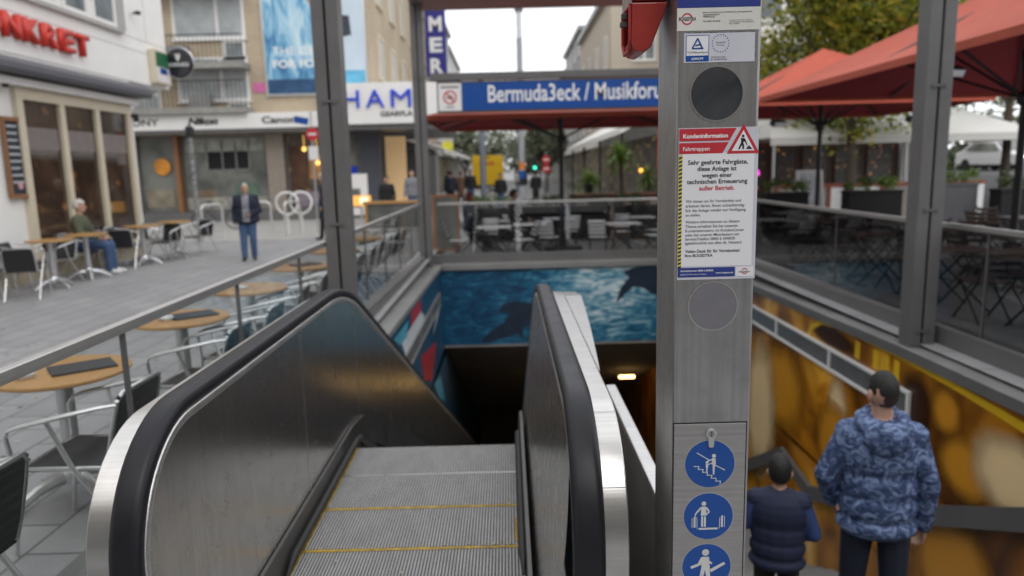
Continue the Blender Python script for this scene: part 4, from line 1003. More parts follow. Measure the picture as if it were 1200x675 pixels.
# ------------------------------------------------------------------ people
def capsule(b, p0, p1, r0, r1, seg=10):
    p0 = Vector(p0); p1 = Vector(p1); d = (p1-p0); L = d.length
    if L < 1e-6: b.ell(p0, (r0,r0,r0), 10, 7); return
    t = d/L; pts = []; rs = []
    for i in range(4):
        a = PI/2*(1-i/3.); pts.append(p0 - t*r0*math.sin(a)); rs.append(max(.0008, r0*math.cos(a)))
    for i in range(4):
        a = PI/2*i/3.; pts.append(p1 + t*r1*math.sin(a)); rs.append(max(.0008, r1*math.cos(a)))
    b.tube(pts, rs, seg)
def person(label, loc, rz, H=1.75, pose=None, top=None, legs=None, shoe=None, hair=None, skin=None, bulk=1.0, hem=.88, voxel=.02, fingers=False, seated=False, hood=False, bald=0, longhair=False, vest=None, head_turn=0, shirt=None, group=None, coat=False, name='person', hs=1.0, short=False):
    k = H/1.75
    J = dict(head=(0,.015,1.635), neck=(0,-.005,1.47), pel=(0,0,.95),
             sl=(-.185,-.01,1.41), sr=(.185,-.01,1.41), el=(-.25,-.02,1.14), er=(.25,-.02,1.14), wl=(-.255,.07,.90), wr=(.255,.07,.90),
             hl=(-.09,0,.93), hr=(.09,0,.93), kl=(-.10,.025,.50), kr=(.10,.025,.50), al=(-.10,-.02,.09), ar=(.10,-.02,.09), tl=(-.12,.15,.035), tr=(.12,.15,.035))
    if seated:
        for q in ('head','neck','pel','sl','sr','el','er','wl','wr'):
            p = J[q]; J[q] = (p[0], p[1], p[2]-.42)
        J.update(hl=(-.09,.0,.53), hr=(.09,.0,.53), kl=(-.11,.42,.52), kr=(.11,.42,.52), al=(-.11,.44,.09), ar=(.11,.44,.09), tl=(-.12,.60,.035), tr=(.12,.60,.035),
                 el=(-.25,.08,.74), er=(.25,.08,.74), wl=(-.16,.30,.66), wr=(.16,.30,.66))
    if pose: J.update(pose)
    V = {q: Vector(p)*k for q, p in J.items()}
    prim = []   # (p0, p1, r0, r1, mat) or ('e', c, radii, mat)
    SK, TP, LG, SH = 0, 1, 2, 3
    pel, neck, head = V['pel'], V['neck'], V['head']
    ax = neck-pel
    def E(c, r, m): prim.append(('e', Vector(c), Vector(r)*k, m))
    def C(a, c, r0, r1, m): prim.append(('c', Vector(a), Vector(c), r0*k, r1*k, m))
    E(pel+ax*.66, (.185*bulk,.125*bulk,.215), TP); E(pel+ax*.30, (.168*bulk,.122*bulk,.19), TP)
    E(pel+ax*.02+Vector((0,0,.02*k)), (.172*bulk,.13*bulk,.15), TP if hem < .9 else LG)
    if hem < .9 and not seated:
        E((pel.x, pel.y, (hem+.06)*k), (.178*bulk,.135*bulk,.085), TP)
    E(pel, (.165,.125,.12), LG)
    C(V['sl'], V['sr'], .066*bulk, .066*bulk, TP)
    C(neck+Vector((0,0,-.05*k)), head+Vector((0,-.015*k,-.06*k)), .056, .052, SK)
    if coat: C(pel+Vector((0,0,.02)), Vector((pel.x, pel.y, .62*k)), .17, .19, TP)
    for s_ in 'lr':
        C(V['s'+s_], V['e'+s_], .060*bulk, .050*bulk, 5 if vest else TP); C(V['e'+s_], V['w'+s_], .049*bulk, .038*bulk, 5 if vest else TP)
        C(V['h'+s_], V['k'+s_], .088*(1+(bulk-1)*.5), .066*(1+(bulk-1)*.5), LG); C(V['k'+s_], V['a'+s_], .066*(1+(bulk-1)*.5), .056*(1+(bulk-1)*.3), LG)
        C(V['a'+s_]+Vector((0,0,-.03*k)), V['t'+s_], .043, .036, SH)
        d = (V['w'+s_]-V['e'+s_]).normalized()
        w_ = V['w'+s_]
        C(w_-d*.02*k, w_+d*.03*k, .028, .030, SK)
        sg_ = -1 if s_ == 'l' else 1
        if fingers:
            # palm: a flattened row of capsules, fingers curl inwards
            side = Vector((0,1,0)); side = (side - d*side.dot(d)).normalized(); inn = d.cross(side).normalized()
            if inn.x*sg_ > 0: inn = -inn
            for j, (off, L1) in enumerate(((.030,.072),(.011,.080),(-.008,.075),(-.026,.060))):
                kn = w_ + d*.085*k + side*off*k
                C(w_+d*.02*k+side*off*.7*k, kn, .014, .0115, SK)
                p1 = kn + (d*.85+inn*.35).normalized()*L1*.5*k; p2 = p1 + (d*.45+inn*.9).normalized()*L1*.5*k
                C(kn, p1, .0105, .0095, SK); C(p1, p2, .0092, .0075, SK)
            b0 = w_+d*.03*k+side*.026*k; b1 = b0+(d*.5+side*.7+inn*.3).normalized()*.04*k; C(b0, b1, .013, .011, SK); C(b1, b1+(d*.9+inn*.3+side*.1).normalized()*.032*k, .0105, .008, SK)
        else:
            C(w_+d*.03*k, w_+d*.10*k, .036, .026, SK); C(w_+d*.09*k, w_+d*.15*k, .024, .014, SK)
    Rh = Matrix.Rotation(head_turn, 3, 'Z')
    def HP(x, y, z): return head + Rh @ Vector((x*k*hs, y*k*hs, z*k*hs))
    E(HP(0,-.008,.015), (.075*hs,.095*hs,.108*hs), SK); E(HP(0,.025,-.055), (.054*hs,.062*hs,.062*hs), SK); E(HP(0,.0,-.02), (.068*hs,.08*hs,.08*hs), SK)
    C(HP(0,.088,.015), HP(0,.108,-.022), .011, .015, SK)
    C(HP(-.02,.083,-.068), HP(.02,.083,-.068), .009, .009, SK)
    for s_ in (-1, 1): E(HP(s_*.077,-.008,-.012), (.014,.024,.034), SK)
    if hood:
        for i in range(9):
            a = R(-150+ i*300/8.) ; c_ = neck + Vector((.105*math.sin(a), -.03-.085*math.cos(a), .005 - .03*math.cos(a)))*k
            E(c_, (.052,.048,.055), TP)
        E(neck+Vector((0,-.13,-.06))*k, (.12,.06,.10), TP)
    b = MB()
    for q in prim:
        if q[0] == 'e': b.ell(q[1], q[2], 14, 9)
        else: capsule(b, q[1], q[2], q[3], q[4])
    me = bpy.data.meshes.new('tmp'); me.from_pydata(b.v, [], b.f)
    bm = bmesh.new(); bm.from_mesh(me); bmesh.ops.recalc_face_normals(bm, faces=bm.faces); bm.to_mesh(me); bm.free()
    ob = bpy.data.objects.new('tmp', me); COL.objects.link(ob)
    rm = ob.modifiers.new('r', 'REMESH'); rm.mode = 'VOXEL'; rm.voxel_size = voxel
    sm = ob.modifiers.new('s', 'SMOOTH'); sm.iterations = 5 if vest else 3 if fingers else 4; sm.factor = .5
    dg = bpy.context.evaluated_depsgraph_get()
    me2 = bpy.data.meshes.new_from_object(ob.evaluated_get(dg))
    bpy.data.objects.remove(ob); bpy.data.meshes.remove(me)
    # clothing regions by the nearest bone
    nf = len(me2.polygons); cs = np.zeros(nf*3); me2.polygons.foreach_get('center', cs); cs = cs.reshape(-1, 3)
    best = np.full(nf, 1e9); idx = np.zeros(nf, dtype=np.int32)
    for q in prim:
        if q[0] == 'e':
            dd = np.sqrt((((cs-np.array(q[1]))/np.array(q[2]))**2).sum(1)); dist = (dd-1)*min(q[2])
        else:
            a = np.array(q[1]); c = np.array(q[2])-a; L2 = (c*c).sum()+1e-9
            tt = np.clip(((cs-a)@c)/L2, 0, 1); dist = np.linalg.norm(cs-(a+tt[:,None]*c), axis=1)-(q[3]+(q[4]-q[3])*tt)
        up = dist < best; best[up] = dist[up]; idx[up] = q[-1]
    if shirt:
        sel = (idx == TP) & (cs[:,1] > .05*k) & (np.abs(cs[:,0]) < .075*k) & (cs[:,2] > pel.z-.05) ; idx[sel] = 4
    me2.materials.clear()
    for m_ in (skin or m_skin, top, legs, shoe or m_shoe, shirt or top, vest or top): me2.materials.append(m_)
    me2.polygons.foreach_set('material_index', idx); me2.polygons.foreach_set('use_smooth', [True]*nf); me2.update(); me2.name = name
    o = bpy.data.objects.new(name, me2); COL.objects.link(o); o.location = loc; o.rotation_euler = (0,0,rz)
    tag(o, label, 'person', group)
    # hair
    if hair:
        hb = MB(); hb.ell((0,0,0), (1,1,1), 34, 24)
        v = [Vector(p) for p in hb.v]; keep = []
        for f in hb.f:
            c = sum((v[i] for i in f), Vector())/len(f)
            front = c.y > .25 and c.z < .42 - bald
            low = c.z < ((-.62 if longhair else -.74 if short else -.5) + (.0 if c.y < -.05 else .16 if c.y < .32 else .55))
            if not front and not low: keep.append(f)
        nv = []
        for p in v:
            s_ = 1 + (.012 if short else .05)*math.sin(p.x*9+p.z*7)*math.cos(p.y*8)
            if short or bald:
                th = .022+.05*max(0, p.z) - .03*max(0, p.y)*(1-max(0, p.z)) - .012*max(0, -p.z)
                nv.append(head + Rh @ (Vector((p.x*.0755*(1+th)*s_, p.y*.0955*(1+th)*s_-.008, p.z*.1085*(1+th)*s_+.015))*k*hs)); continue
            q = Vector((p.x*(.0815 if short else .085)*s_, p.y*(.1025 if short else .106)*s_-.009, p.z*(.115 if short else .118 if not longhair else .15)*s_+.018 - (.03 if longhair else 0)))
            nv.append(head + Rh @ (q*k*hs))
        hb.v = [tuple(p) for p in nv]; hb.f = keep; hb.m = [0]*len(keep)
        h_ = hb.build('hair', hair, o, smooth=True)
    # eyes
    if voxel <= .014:
        for s_ in (-1, 1):
            eb = MB(); p = HP(s_*.031,.079,.012); eb.ell(p, (.011*k,.008*k,.007*k), 10, 6); eb.build('eye', m_ink, o, smooth=True)
    return o

def camo():
    m, n, b = nt('blue_camouflage')
    v = coord(n, (1,1,1.25))
    no = N(n, 'ShaderNodeTexNoise', i_Scale=13., i_Detail=4., i_Roughness=.6, i_Distortion=1.7); n.links.new(v, no.inputs[0])
    c = ramp(n, no.outputs[0], [(.0, (.012,.02,.06)), (.42, (.028,.05,.125)), (.51, (.075,.115,.24)), (.59, (.18,.25,.42))])
    for l in n.nodes:
        if l.bl_idname == 'ShaderNodeValToRGB': l.color_ramp.interpolation = 'EASE'
    n.links.new(c, b.inputs[0]); b.inputs['Roughness'].default_value = .7
    n2 = N(n, 'ShaderNodeTexNoise', i_Scale=9., i_Detail=4., i_Distortion=.8); n.links.new(coord(n, (1,1,.6)), n2.inputs[0]); bump(n, n2.outputs[0], b, .9, .035)
    return m
m_camo = camo()
def fade(name, z0, z1, top=(.010,.009,.008), side=(.085,.05,.036)):
    m, n, b = nt(name)
    t = N(n, 'ShaderNodeTexCoord'); s_ = N(n, 'ShaderNodeSeparateXYZ'); n.links.new(t.outputs['Object'], s_.inputs[0])
    no = N(n, 'ShaderNodeTexNoise', i_Scale=140., i_Detail=3.); n.links.new(t.outputs['Object'], no.inputs[0])
    mr = N(n, 'ShaderNodeMapRange'); mr.inputs[1].default_value = z0; mr.inputs[2].default_value = z1; n.links.new(s_.outputs[2], mr.inputs[0])
    a = N(n, 'ShaderNodeMath', operation='MULTIPLY_ADD'); n.links.new(no.outputs[0], a.inputs[0]); a.inputs[1].default_value = .5; n.links.new(mr.outputs[0], a.inputs[2])
    c = ramp(n, a.outputs[0], [(.15, side), (.6, cl(side,.5)), (1.0, top)]); n.links.new(c, b.inputs[0]); b.inputs['Roughness'].default_value = .65
    bump(n, no.outputs[0], b, .5, .004); return m
man = person('man in blue camouflage jacket walking down the stairs, seen from behind', (2.13,4.0,-1.20), R(-15), 1.79, dict(sl=(-.165,-.01,1.40), sr=(.165,-.01,1.40), el=(-.285,-.02,1.14), wl=(-.225,.10,.94), er=(.255,-.02,1.12), wr=(.262,.04,.855), kl=(-.10,.05,.50), kr=(.11,.0,.5), ar=(.11,-.05,.09), tr=(.12,.12,.03)), m_camo, m_dnavy, m_shoe, fade('faded_dark_hair', 1.60, 1.72), short=True, bulk=1.25, hem=.80, voxel=.0075, fingers=True, hood=True, head_turn=R(16))
boy = person('small boy in dark navy vest with blue sleeves beside the man on the stairs', (1.59,4.1,-1.225), R(-18), 1.28, dict(el=(-.27,-.01,1.16), wl=(-.22,.16,1.12), er=(.275,.0,1.12), wr=(.20,.16,1.02), sl=(-.175,-.01,1.39), sr=(.175,-.01,1.39), head=(0,.015,1.63)), m_vest, m_blackcl, m_shoe, fade('faded_boy_hair', 1.10, 1.20), short=True, bulk=1.32, hem=.80, voxel=.0075, fingers=True, vest=m_sleeve, hs=1.2)
# enlarge the child's head a little through a bigger skull: done in proportions above
person('elderly man in navy jacket and jeans walking across the plaza', (-5.55,15.5,0), R(180+15), 1.62, dict(el=(-.27,.03,1.15), wl=(-.10,.17,1.06), kl=(-.10,.06,.5), al=(-.10,-.02,.09), kr=(.10,.05,.5), ar=(.10,.12,.09), tr=(.12,.28,.04)), m_dnavy, m_denim, m_shoe, m_hairgrey, bulk=1.62, hem=.85, voxel=.012, fingers=True, bald=-.25, shirt=mat('patterned_jumper', (.22,.22,.25), .9, 0, .8, 26, stretch=(.4,.4,3)))
person('grey haired woman in olive jacket and jeans sitting at the cafe facade', (-8.08,13.78,0), R(-80), 1.86, None, m_olive, m_denim, m_wshoe, m_hairgrey, bulk=1.2, hem=.95, voxel=.013, fingers=True, seated=True)
GP = 'passers-by in the street'
def by(label, x, y, rz, H, top, legs, hair=m_hairdark, z=None, **kw):
    z = (0 if x < -1.62 else -.2) if z is None else z
    person(label, (x, y, z), rz, H, dict(kl=(-.1,.08,.5), al=(-.1,.12,.09), tl=(-.1,.27,.04), kr=(.1,.02,.5), ar=(.1,-.12,.12), tr=(.1,.02,.04)) if not kw.get('seated') else None, top, legs, m_shoe, hair, voxel=kw.pop('voxel', .022), bulk=kw.pop('bulk', 1.12), group=GP if not kw.get('seated') else None, **kw)
by('man in dark coat beside the bicycle stand, half hidden by the near post', -4.98, 19.9, R(100), 1.80, m_dnavy, m_blackcl, m_hairgrey, coat=True)
by('woman in black coat with white scarf behind the wooden counter', -3.95, 24.0, R(185), 1.66, m_blackcl, m_blackcl, voxel=.018)
by('man in grey jacket beside the far post near the shop corner', -3.30, 25.5, R(170), 1.85, m_greycl, m_denim)
by('auburn haired guest in dark coat sitting at a terrace table', -.95, 17.95, R(-60), 1.92, m_dnavy, m_blackcl, m_hairred, seated=True, longhair=True, z=-.2)
by('dark haired guest in dark jacket sitting on the far terrace', .15, 18.75, R(-90), 1.92, m_blackcl, m_blackcl, seated=True, z=-.2)
by('pedestrian in navy jacket left of the yellow truck, in front', -2.55, 33, R(0), 1.75, m_dnavy, m_blackcl)
by('pedestrian in brown coat among the crowd left of the truck', -2.35, 37, R(10), 1.70, mat('brown_coat', (.12,.07,.04), .9), m_blackcl, m_hairred, coat=True)
by('pedestrian in black jacket next to the truck edge', -1.75, 35, R(190), 1.78, m_blackcl, m_denim)
by('pedestrian in dark jacket and jeans walking right before the truck', -.3, 33, R(170), 1.80, m_blackcl, m_denim)
by('pedestrian in pale jacket far down the street', .9, 62, R(0), 1.75, mat('pale_coat', (.5,.48,.45), .9), m_denim)
by('pedestrian in black coat right of the lamp mast', 1.55, 40, R(0), 1.80, m_blackcl, m_blackcl, coat=True)
by('pedestrian in grey coat far right down the street', 2.1, 55, R(180), 1.72, m_greycl, m_blackcl, coat=True)
by('pedestrian in navy coat at the far left awnings', -3.6, 45, R(30), 1.75, m_dnavy, m_denim)
by('woman in red jacket far down the street', -.9, 70, R(0), 1.68, mat('red_coat', (.35,.05,.05), .9), m_blackcl)
# ------------------------------------------------------------------ buildings
class Face:
    """box helper on a wall face: u along the wall, d out of the wall, z up"""
    def __init__(s, kind, pos): s.k = kind; s.p = pos
    def box(s, b, u0, u1, d0, d1, z0, z1, m=0):
        if s.k == '-y': b.box(u0, u1, s.p-d1, s.p-d0, z0, z1, m)
        elif s.k == '+x': b.box(s.p+d0, s.p+d1, u0, u1, z0, z1, m)
        elif s.k == '-x': b.box(s.p-d1, s.p-d0, u0, u1, z0, z1, m)
def window(F, par, u0, u1, z0, z1, mf, mp, mull=(), trans=(), fw=.07, deep=.05, sill=True):
    b = MB()
    F.box(b, u0, u1, .0, deep, z0, z0+fw); F.box(b, u0, u1, .0, deep, z1-fw, z1)
    F.box(b, u0, u0+fw, .0, deep, z0+fw, z1-fw); F.box(b, u1-fw, u1, .0, deep, z0+fw, z1-fw)
    for m_ in mull: F.box(b, m_-fw*.6, m_+fw*.6, .0, deep-.003, z0+fw, z1-fw)
    for t_ in trans: F.box(b, u0+fw, u1-fw, .0, deep-.006, t_-fw*.5, t_+fw*.5)
    if sill: F.box(b, u0-.05, u1+.05, .0, deep+.06, z0-.05, z0-.002)
    w_ = b.build('window', mf, par)
    b = MB(); F.box(b, u0+fw*.5, u1-fw*.5, .003, .016, z0+fw*.5, z1-fw*.5); b.build('pane', mp, w_)
    return w_

# --- white cafe building on the left
cb = thing('cafe_building', 'white cafe building on the left with red lettering and cream framed windows', 'building', (-8.6, 17.2, 0))
def L(y): return y-17.2
b = MB()
b.box(-14, 0, L(-6), L(17.2), .0, 4.0); b.build('ground_floor_wall', m_plaster, cb)
b = MB(); b.box(-14, .02, L(-6), L(19.2), 4.001, 11); b.build('upper_wall', m_plaster, cb)
F = Face('+x', .02)
b = MB()
for z in (4.72, 5.0, 7.6): F.box(b, L(-6), L(19.2), 0, .006, z, z+.012)
for y in (17.2, 18.2): F.box(b, L(y), L(y)+.012, 0, .006, 5.02, 7.6)
b.build('cladding_joint', mat('joint_grey', (.45,.44,.42), .8), cb)
for y0, y1 in ((11.2,12.3),(12.5,13.5),(13.62,14.7),(14.85,15.75),(15.9,16.85)):
    window(F, cb, L(y0), L(y1), 5.08, 7.2, m_white, m_pane, fw=.09, sill=False)
b = MB(); F.box(b, L(11), L(17.05), 0, .09, 4.99, 5.07); F.box(b, L(16.9), L(17.2), 0, .05, 5.08, 7.25); b.build('window_ledge', mat('ledge_grey', (.40,.39,.37), .6), cb)
F0 = Face('+x', 0)
# cream shop front with three large panes
sf_ = MB()
for u0, u1, z0, z1 in ((13.05,16.95,3.22,3.42),(13.05,16.95,.30,.42)): F0.box(sf_, L(u0), L(u1), 0, .10, z0, z1)
for u0, u1 in ((13.05,13.22),(14.28,14.44),(15.5,15.66),(16.78,16.95)): F0.box(sf_, L(u0), L(u1), 0, .098, .42, 3.22)
fr = sf_.build('shop_window', m_cream, cb)
for u0, u1 in ((13.22,14.28),(14.44,15.5),(15.66,16.78)):
    b = MB(); F0.box(b, L(u0)-.01, L(u1)+.01, .004, .03, .42, 3.22); b.build('pane', m_panewarm, fr)
    b = MB(); F0.box(b, L(u0)+.05, L(u1)-.05, .031, .034, 2.35, 2.55+.2); b.build('reflection_band', mat('painted_reflection', (.20,.17,.16), .6), fr)  # pale strip painted on the glass for the reflected awning
sf2 = MB()
for u0, u1, z0, z1 in ((7.4,12.0,3.22,3.42),(7.4,12.0,.30,.42),(7.4,7.6,.42,3.22),(9.6,9.76,.42,3.22),(11.8,12.0,.42,3.22)): F0.box(sf2, L(u0), L(u1), 0, .10, z0, z1)
fr = sf2.build('shop_window', m_cream, cb)
b = MB(); F0.box(b, L(7.6), L(11.8), .004, .03, .42, 3.22); b.build('pane', m_panewarm, fr)
b = MB(); F0.box(b, L(12.5), L(17.1), 0, .22, 3.43, 3.56); b.build('lintel_box', m_white, cb)
b = MB(); b.prism([(.0,3.6),(.42,3.6),(.46,3.66),(.46,3.76),(.36,3.86),(.0,3.86)], 'y', L(5), L(17.35)); b.build('awning_box', mat('awning_grey', (.10,.10,.115), .5, 0, .1, 4), cb, bevel=.01)
b = MB(); F0.box(b, L(7), L(17.2), 0, .03, .0, .28); b.build('plinth', mat('plinth_sand', (.42,.36,.26), .8, 0, .15, 8), cb)
for y, z in ((12.75,3.45),(17.08,3.15)):
    b = MB(); F0.box(b, L(y)-.03, L(y)+.03, 0, .08, z, z+.1); b.lathe([(.04,-.06),(.06,-.02),(.06,.10),(.03,.12)], 14, (.14, L(y), z-.02)); b.build('wall_lamp', m_blackm, cb)
# letters: K O N K R E T, one mesh each
lw = .53; y = 15.62
for i, ch in enumerate('KONKRET'):
    yy = 15.62 - (7-i)*lw - .0
    o = text('letter', ch, (.04, L(yy), 4.25), m_red_l if 'm_red_l' in globals() else mat('letter_red', (.62,.035,.02), .4, 0, .06, 4), cb, width=.45 if ch != 'I' else .2, height=.42, face='+x', ext=.09, bold=.035)
# menu board
mb_ = thing('menu_board', 'tall black chalk menu board in wooden frame on the white cafe wall', 'menu board', (-8.56, 12.62, 1.50))
b = MB(); b.box(0,.05,0,.58,0,.07); b.box(0,.05,0,.58,1.32,1.39); b.box(0,.048,0,.06,.07,1.32); b.box(0,.048,.52,.58,.07,1.32); b.build('frame', m_bwood, mb_)
b = MB(); b.box(.0,.02,.06,.52,.07,1.32); b.build('board', mat('slate', (.02,.025,.035), .6, 0, .2, 6), mb_)
b = MB()
for i in range(9):
    z = 1.22-.12*i; b.poly([(.022,.11,z),(.022,.11+rnd.uniform(.2,.34),z),(.022,.11+.3,z+.035),(.022,.12,z+.035)])
b.build('chalk_line', mat('chalk', (.45,.48,.52), .8), mb_, fix=False)
b = MB(); b.disc((.023,.30,.22), .07, 20, axis='x'); b.build('chalk_emblem', mat('chalk_pink', (.55,.30,.33), .8), mb_, fix=False)
# round bar sign on a bracket
gs = thing('bar_sign', 'round black bar sign with white lettering on a bracket at the building corner', 'sign', (-8.16, 18.95, 4.62))
b = MB(); b.lathe([(0,-.07),(.33,-.07),(.37,-.03),(.37,.03),(.33,.07),(0,.07)], 40); b.v = [(x, z, y) for x, y, z in b.v]; b.build('disc', mat('sign_black', (.012,.013,.02), .25, 0, .1, 5, coat=.5), gs, smooth=True)
b = MB(); b.tube([(.372*math.cos(2*PI*i/40), 0, .372*math.sin(2*PI*i/40)) for i in range(41)], .016, 6); b.build('rim', m_alud, gs, smooth=True)
text('lettering', 'GUINNESS', (-.27, -.073, -.09), m_wtext, gs, width=.54, height=.085, bold=.02)
b = MB(); b.poly([(-.07,-.073,.21),(-.02,-.073,.20),(.06,-.073,.22),(.07,-.073,.15),(.03,-.073,.05),(.0,-.073,.03),(-.03,-.073,.07)]); b.build('harp_emblem', m_creamst, gs, fix=False)
b = MB(); b.tube([(-.42,0,.12),(-.34,0,.12)], .02, 8); b.tube([(-.42,0,-.12),(-.34,0,-.12)], .02, 8); b.box(-.42,-.39,-.04,.04,-.2,.2); b.build('bracket', m_blackm, gs)
ps = thing('light_box_sign', 'small square light box sign, green above white, on the white corner wall', 'sign', (-8.57, 18.2, 4.06))
b = MB(); b.box(0,.16,0,.78,0,.80); b.build('case', m_cream, ps, bevel=.01)
b = MB(); b.box(.161,.168,.05,.73,.40,.75); b.build('green_panel', mat('sign_green', (.02,.14,.06), .4), ps)
b = MB(); b.box(.161,.168,.05,.73,.05,.395); b.build('white_panel', m_white, ps)
b = MB(); b.box(.169,.172,.2,.58,.24,.38); b.build('blue_mark', m_blue, ps)
b = MB(); b.lathe([(.0,-.05),(.06,-.03),(.07,.03),(.0,.06)], 14, (0,0,0)); b.box(-.12,-.0,-.02,.02,-.02,.02)
tag(b.build('wall_spotlight', m_blackm, loc=(-8.42, 17.6, 5.55)), 'small dark spotlight on the white upper wall', 'lamp')

# --- camera shop building at the back left
hb = thing('shop_building', 'beige brick building with white shop fascia, balconies and large blue billboard', 'building', (-5.2, 29, 0))
def HX(x): return x+5.2
b = MB(); b.box(-17, 0, 0, 28, 3.4, 15); b.build('brick_wall', m_brick, hb)
b = MB(); b.box(-17, -.3, .35, 28, 0, 3.399); b.build('ground_floor_wall', mat('shop_dark_wall', (.10,.10,.10), .7), hb)
F = Face('-y', 0)
def fas(u0, u1, z0, z1, name='fascia', d=.75, m=m_white):
    b = MB(); F.box(b, HX(u0), HX(u1), 0.003, d, z0, z1); return b.build(name, m, hb, bevel=.01)
f1 = fas(-22, -6.65, 3.55, 4.12)
b = MB(); F.box(b, HX(-22), HX(-7.2), .1, .70, 3.42, 3.549); b.build('fascia_underside', m_frame, hb)
b = MB(); b.prism([(HX(-6.62),-.003),(HX(-6.62),-1.3),(HX(-6.3),-1.62),(HX(-3.2),-1.62),(HX(-2.5),-1.2),(HX(-2.35),0),(HX(-2.35),8),(0.002,8),(.002,-.003)], 'z', 3.55, 5.02); f2 = b.build('corner_fascia', m_white, hb, bevel=.01)
b = MB(); b.prism([(HX(-6.58),-.003),(HX(-6.58),-1.2),(HX(-6.3),-1.5),(HX(-3.2),-1.5),(HX(-2.6),-1.1),(HX(-2.45),0),(HX(-2.45),8),(0.0,8),(0,-.003)], 'z', 3.36, 3.549); b.build('fascia_underside', m_frame, hb)
m_blue3 = mat('letter_blue', (.012,.06,.60), .35, 0, .05, 4)
xx = -5.92
for ch, w_ in (('H',.58),('A',.68),('M',.74)):
    text('letter', ch, (HX(xx), -1.63, 4.14), m_blue3, f2, width=w_, height=.62, ext=.07); xx += w_+.24
text('lettering', 'GEARFLA', (HX(-4.6), -1.63, 3.80), m_ink, f2, width=1.2, height=.19, bold=.03)
text('lettering', 'SONY', (HX(-14.4), -.76, 3.72), m_ink, f1, width=1.25, height=.26, bold=.02)
text('lettering', 'Nikon', (HX(-12.05), -.76, 3.72), m_ink, f1, width=1.15, height=.27, bold=.05, shear=.25)
text('lettering', 'Canon', (HX(-9.25), -.76, 3.72), m_ink, f1, width=1.3, height=.26, bold=.03)
# shop windows below
for u0, u1, mp in ((-22,-14.9,m_paned),(-14.6,-13.1,m_paned),(-12.85,-9.45,m_paned),(-8.7,-6.9,pane('lit_shop_glass', (.03,.025,.02), (.12,.09,.06), 1.6, .06, (.7,.4,.12), .5)),(-6.9,-5.75,m_paned)):
    b = MB(); F.box(b, HX(u0), HX(u1), -.35, -.34+.02, .45, 3.35); o = b.build('shop_window', mp, hb)
    b = MB(); F.box(b, HX(u0), HX(u1), -.34, -.25, .40, .47); F.box(b, HX(u0), HX(u0)+.07, -.34, -.26, .47, 3.35); F.box(b, HX(u1)-.07, HX(u1), -.34, -.26, .47, 3.35); b.build('frame', m_frame, o)
for u0, u1, m_ in ((-13.05,-12.88,m_bwood),(-9.42,-8.75,mat('stone_pillar', (.27,.23,.19), .7, 0, .15, 6)),(-14.9,-14.62,m_frame)):
    b = MB(); F.box(b, HX(u0), HX(u1), -.349, .0, 0, 3.41); b.build('pillar', m_, hb)
b = MB(); F.box(b, HX(-5.72), HX(-4.95), -.35, .05, 0, 3.41); b.build('pillar', mat('corner_pillar', (.07,.075,.09), .5), hb)
b = MB(); F.box(b, HX(-22), HX(-5.8), -.33, .1, .0, .4); b.build('plinth', m_frame, hb)
for u0, u1, z0, z1, c_ in ((-13.0,-9.6,.47,.95,(.30,.29,.25)),(-12.6,-11.6,.95,1.25,(.16,.12,.08)),(-10.9,-9.9,.95,1.5,(.10,.16,.12)),(-8.6,-7.9,1.2,2.9,(.09,.04,.02)),(-7.85,-7.1,1.6,2.5,(.45,.22,.06)),(-8.5,-7.0,.5,1.1,(.22,.18,.22)),(-14.4,-13.3,.6,1.3,(.25,.22,.16)),(-12.7,-9.6,2.75,3.25,(.30,.31,.27))):
    b = MB(); F.box(b, HX(u0), HX(u1), -.326, -.30, z0, z1); b.build('window_display', mat('display_cloth', c_, .6, 0, .5, 2.5), hb, bevel=.01)
# display inside the glass: furniture-like silhouettes and orange sign
b = MB(); b.disc((HX(-13.65), .24, 2.2), .33, 28); b.build('orange_display', mat('orange_print', (.62,.25,.03), .5, 0, .5, 1.5), hb, fix=False)
b = MB(); F.box(b, HX(-11.9), HX(-10.2), -.322, -.316, 2.05, 3.1); dsp = b.build('display_rack', m_blackcl, hb)
b = MB()
for u in (-11.9,-11.3,-10.75,-10.23): F.box(b, HX(u), HX(u)+.05, -.3155, -.30, 2.0, 3.1)
F.box(b, HX(-11.9), HX(-10.18), -.3155, -.30, 2.0, 2.05); b.build('rack_frame', m_cope, dsp)
b = MB(); F.box(b, HX(-6.4), HX(-5.95), -.32, -.31, 1.55, 2.05); b.build('blue_display', m_blue3, hb)
b = MB(); F.box(b, HX(-4.9), HX(-4.1), -1.2, -.9, .5, 3.2); b.build('lit_panel', emit('warm_panel', (.75,.5,.25), .25), hb)
for u, z in ((-8.0,2.75),(-6.55,2.62),(-7.5,2.2)):
    b = MB(); b.lathe([(0,-.09),(.09,-.02),(.08,.06),(.02,.1)], 14, (HX(u), .28, z)); b.tube([(HX(u),.28,z+.1),(HX(u),.28,3.3)], .008, 5); b.build('pendant_lamp', emit('pendant_glow', (1,.6,.15), 2.), hb)
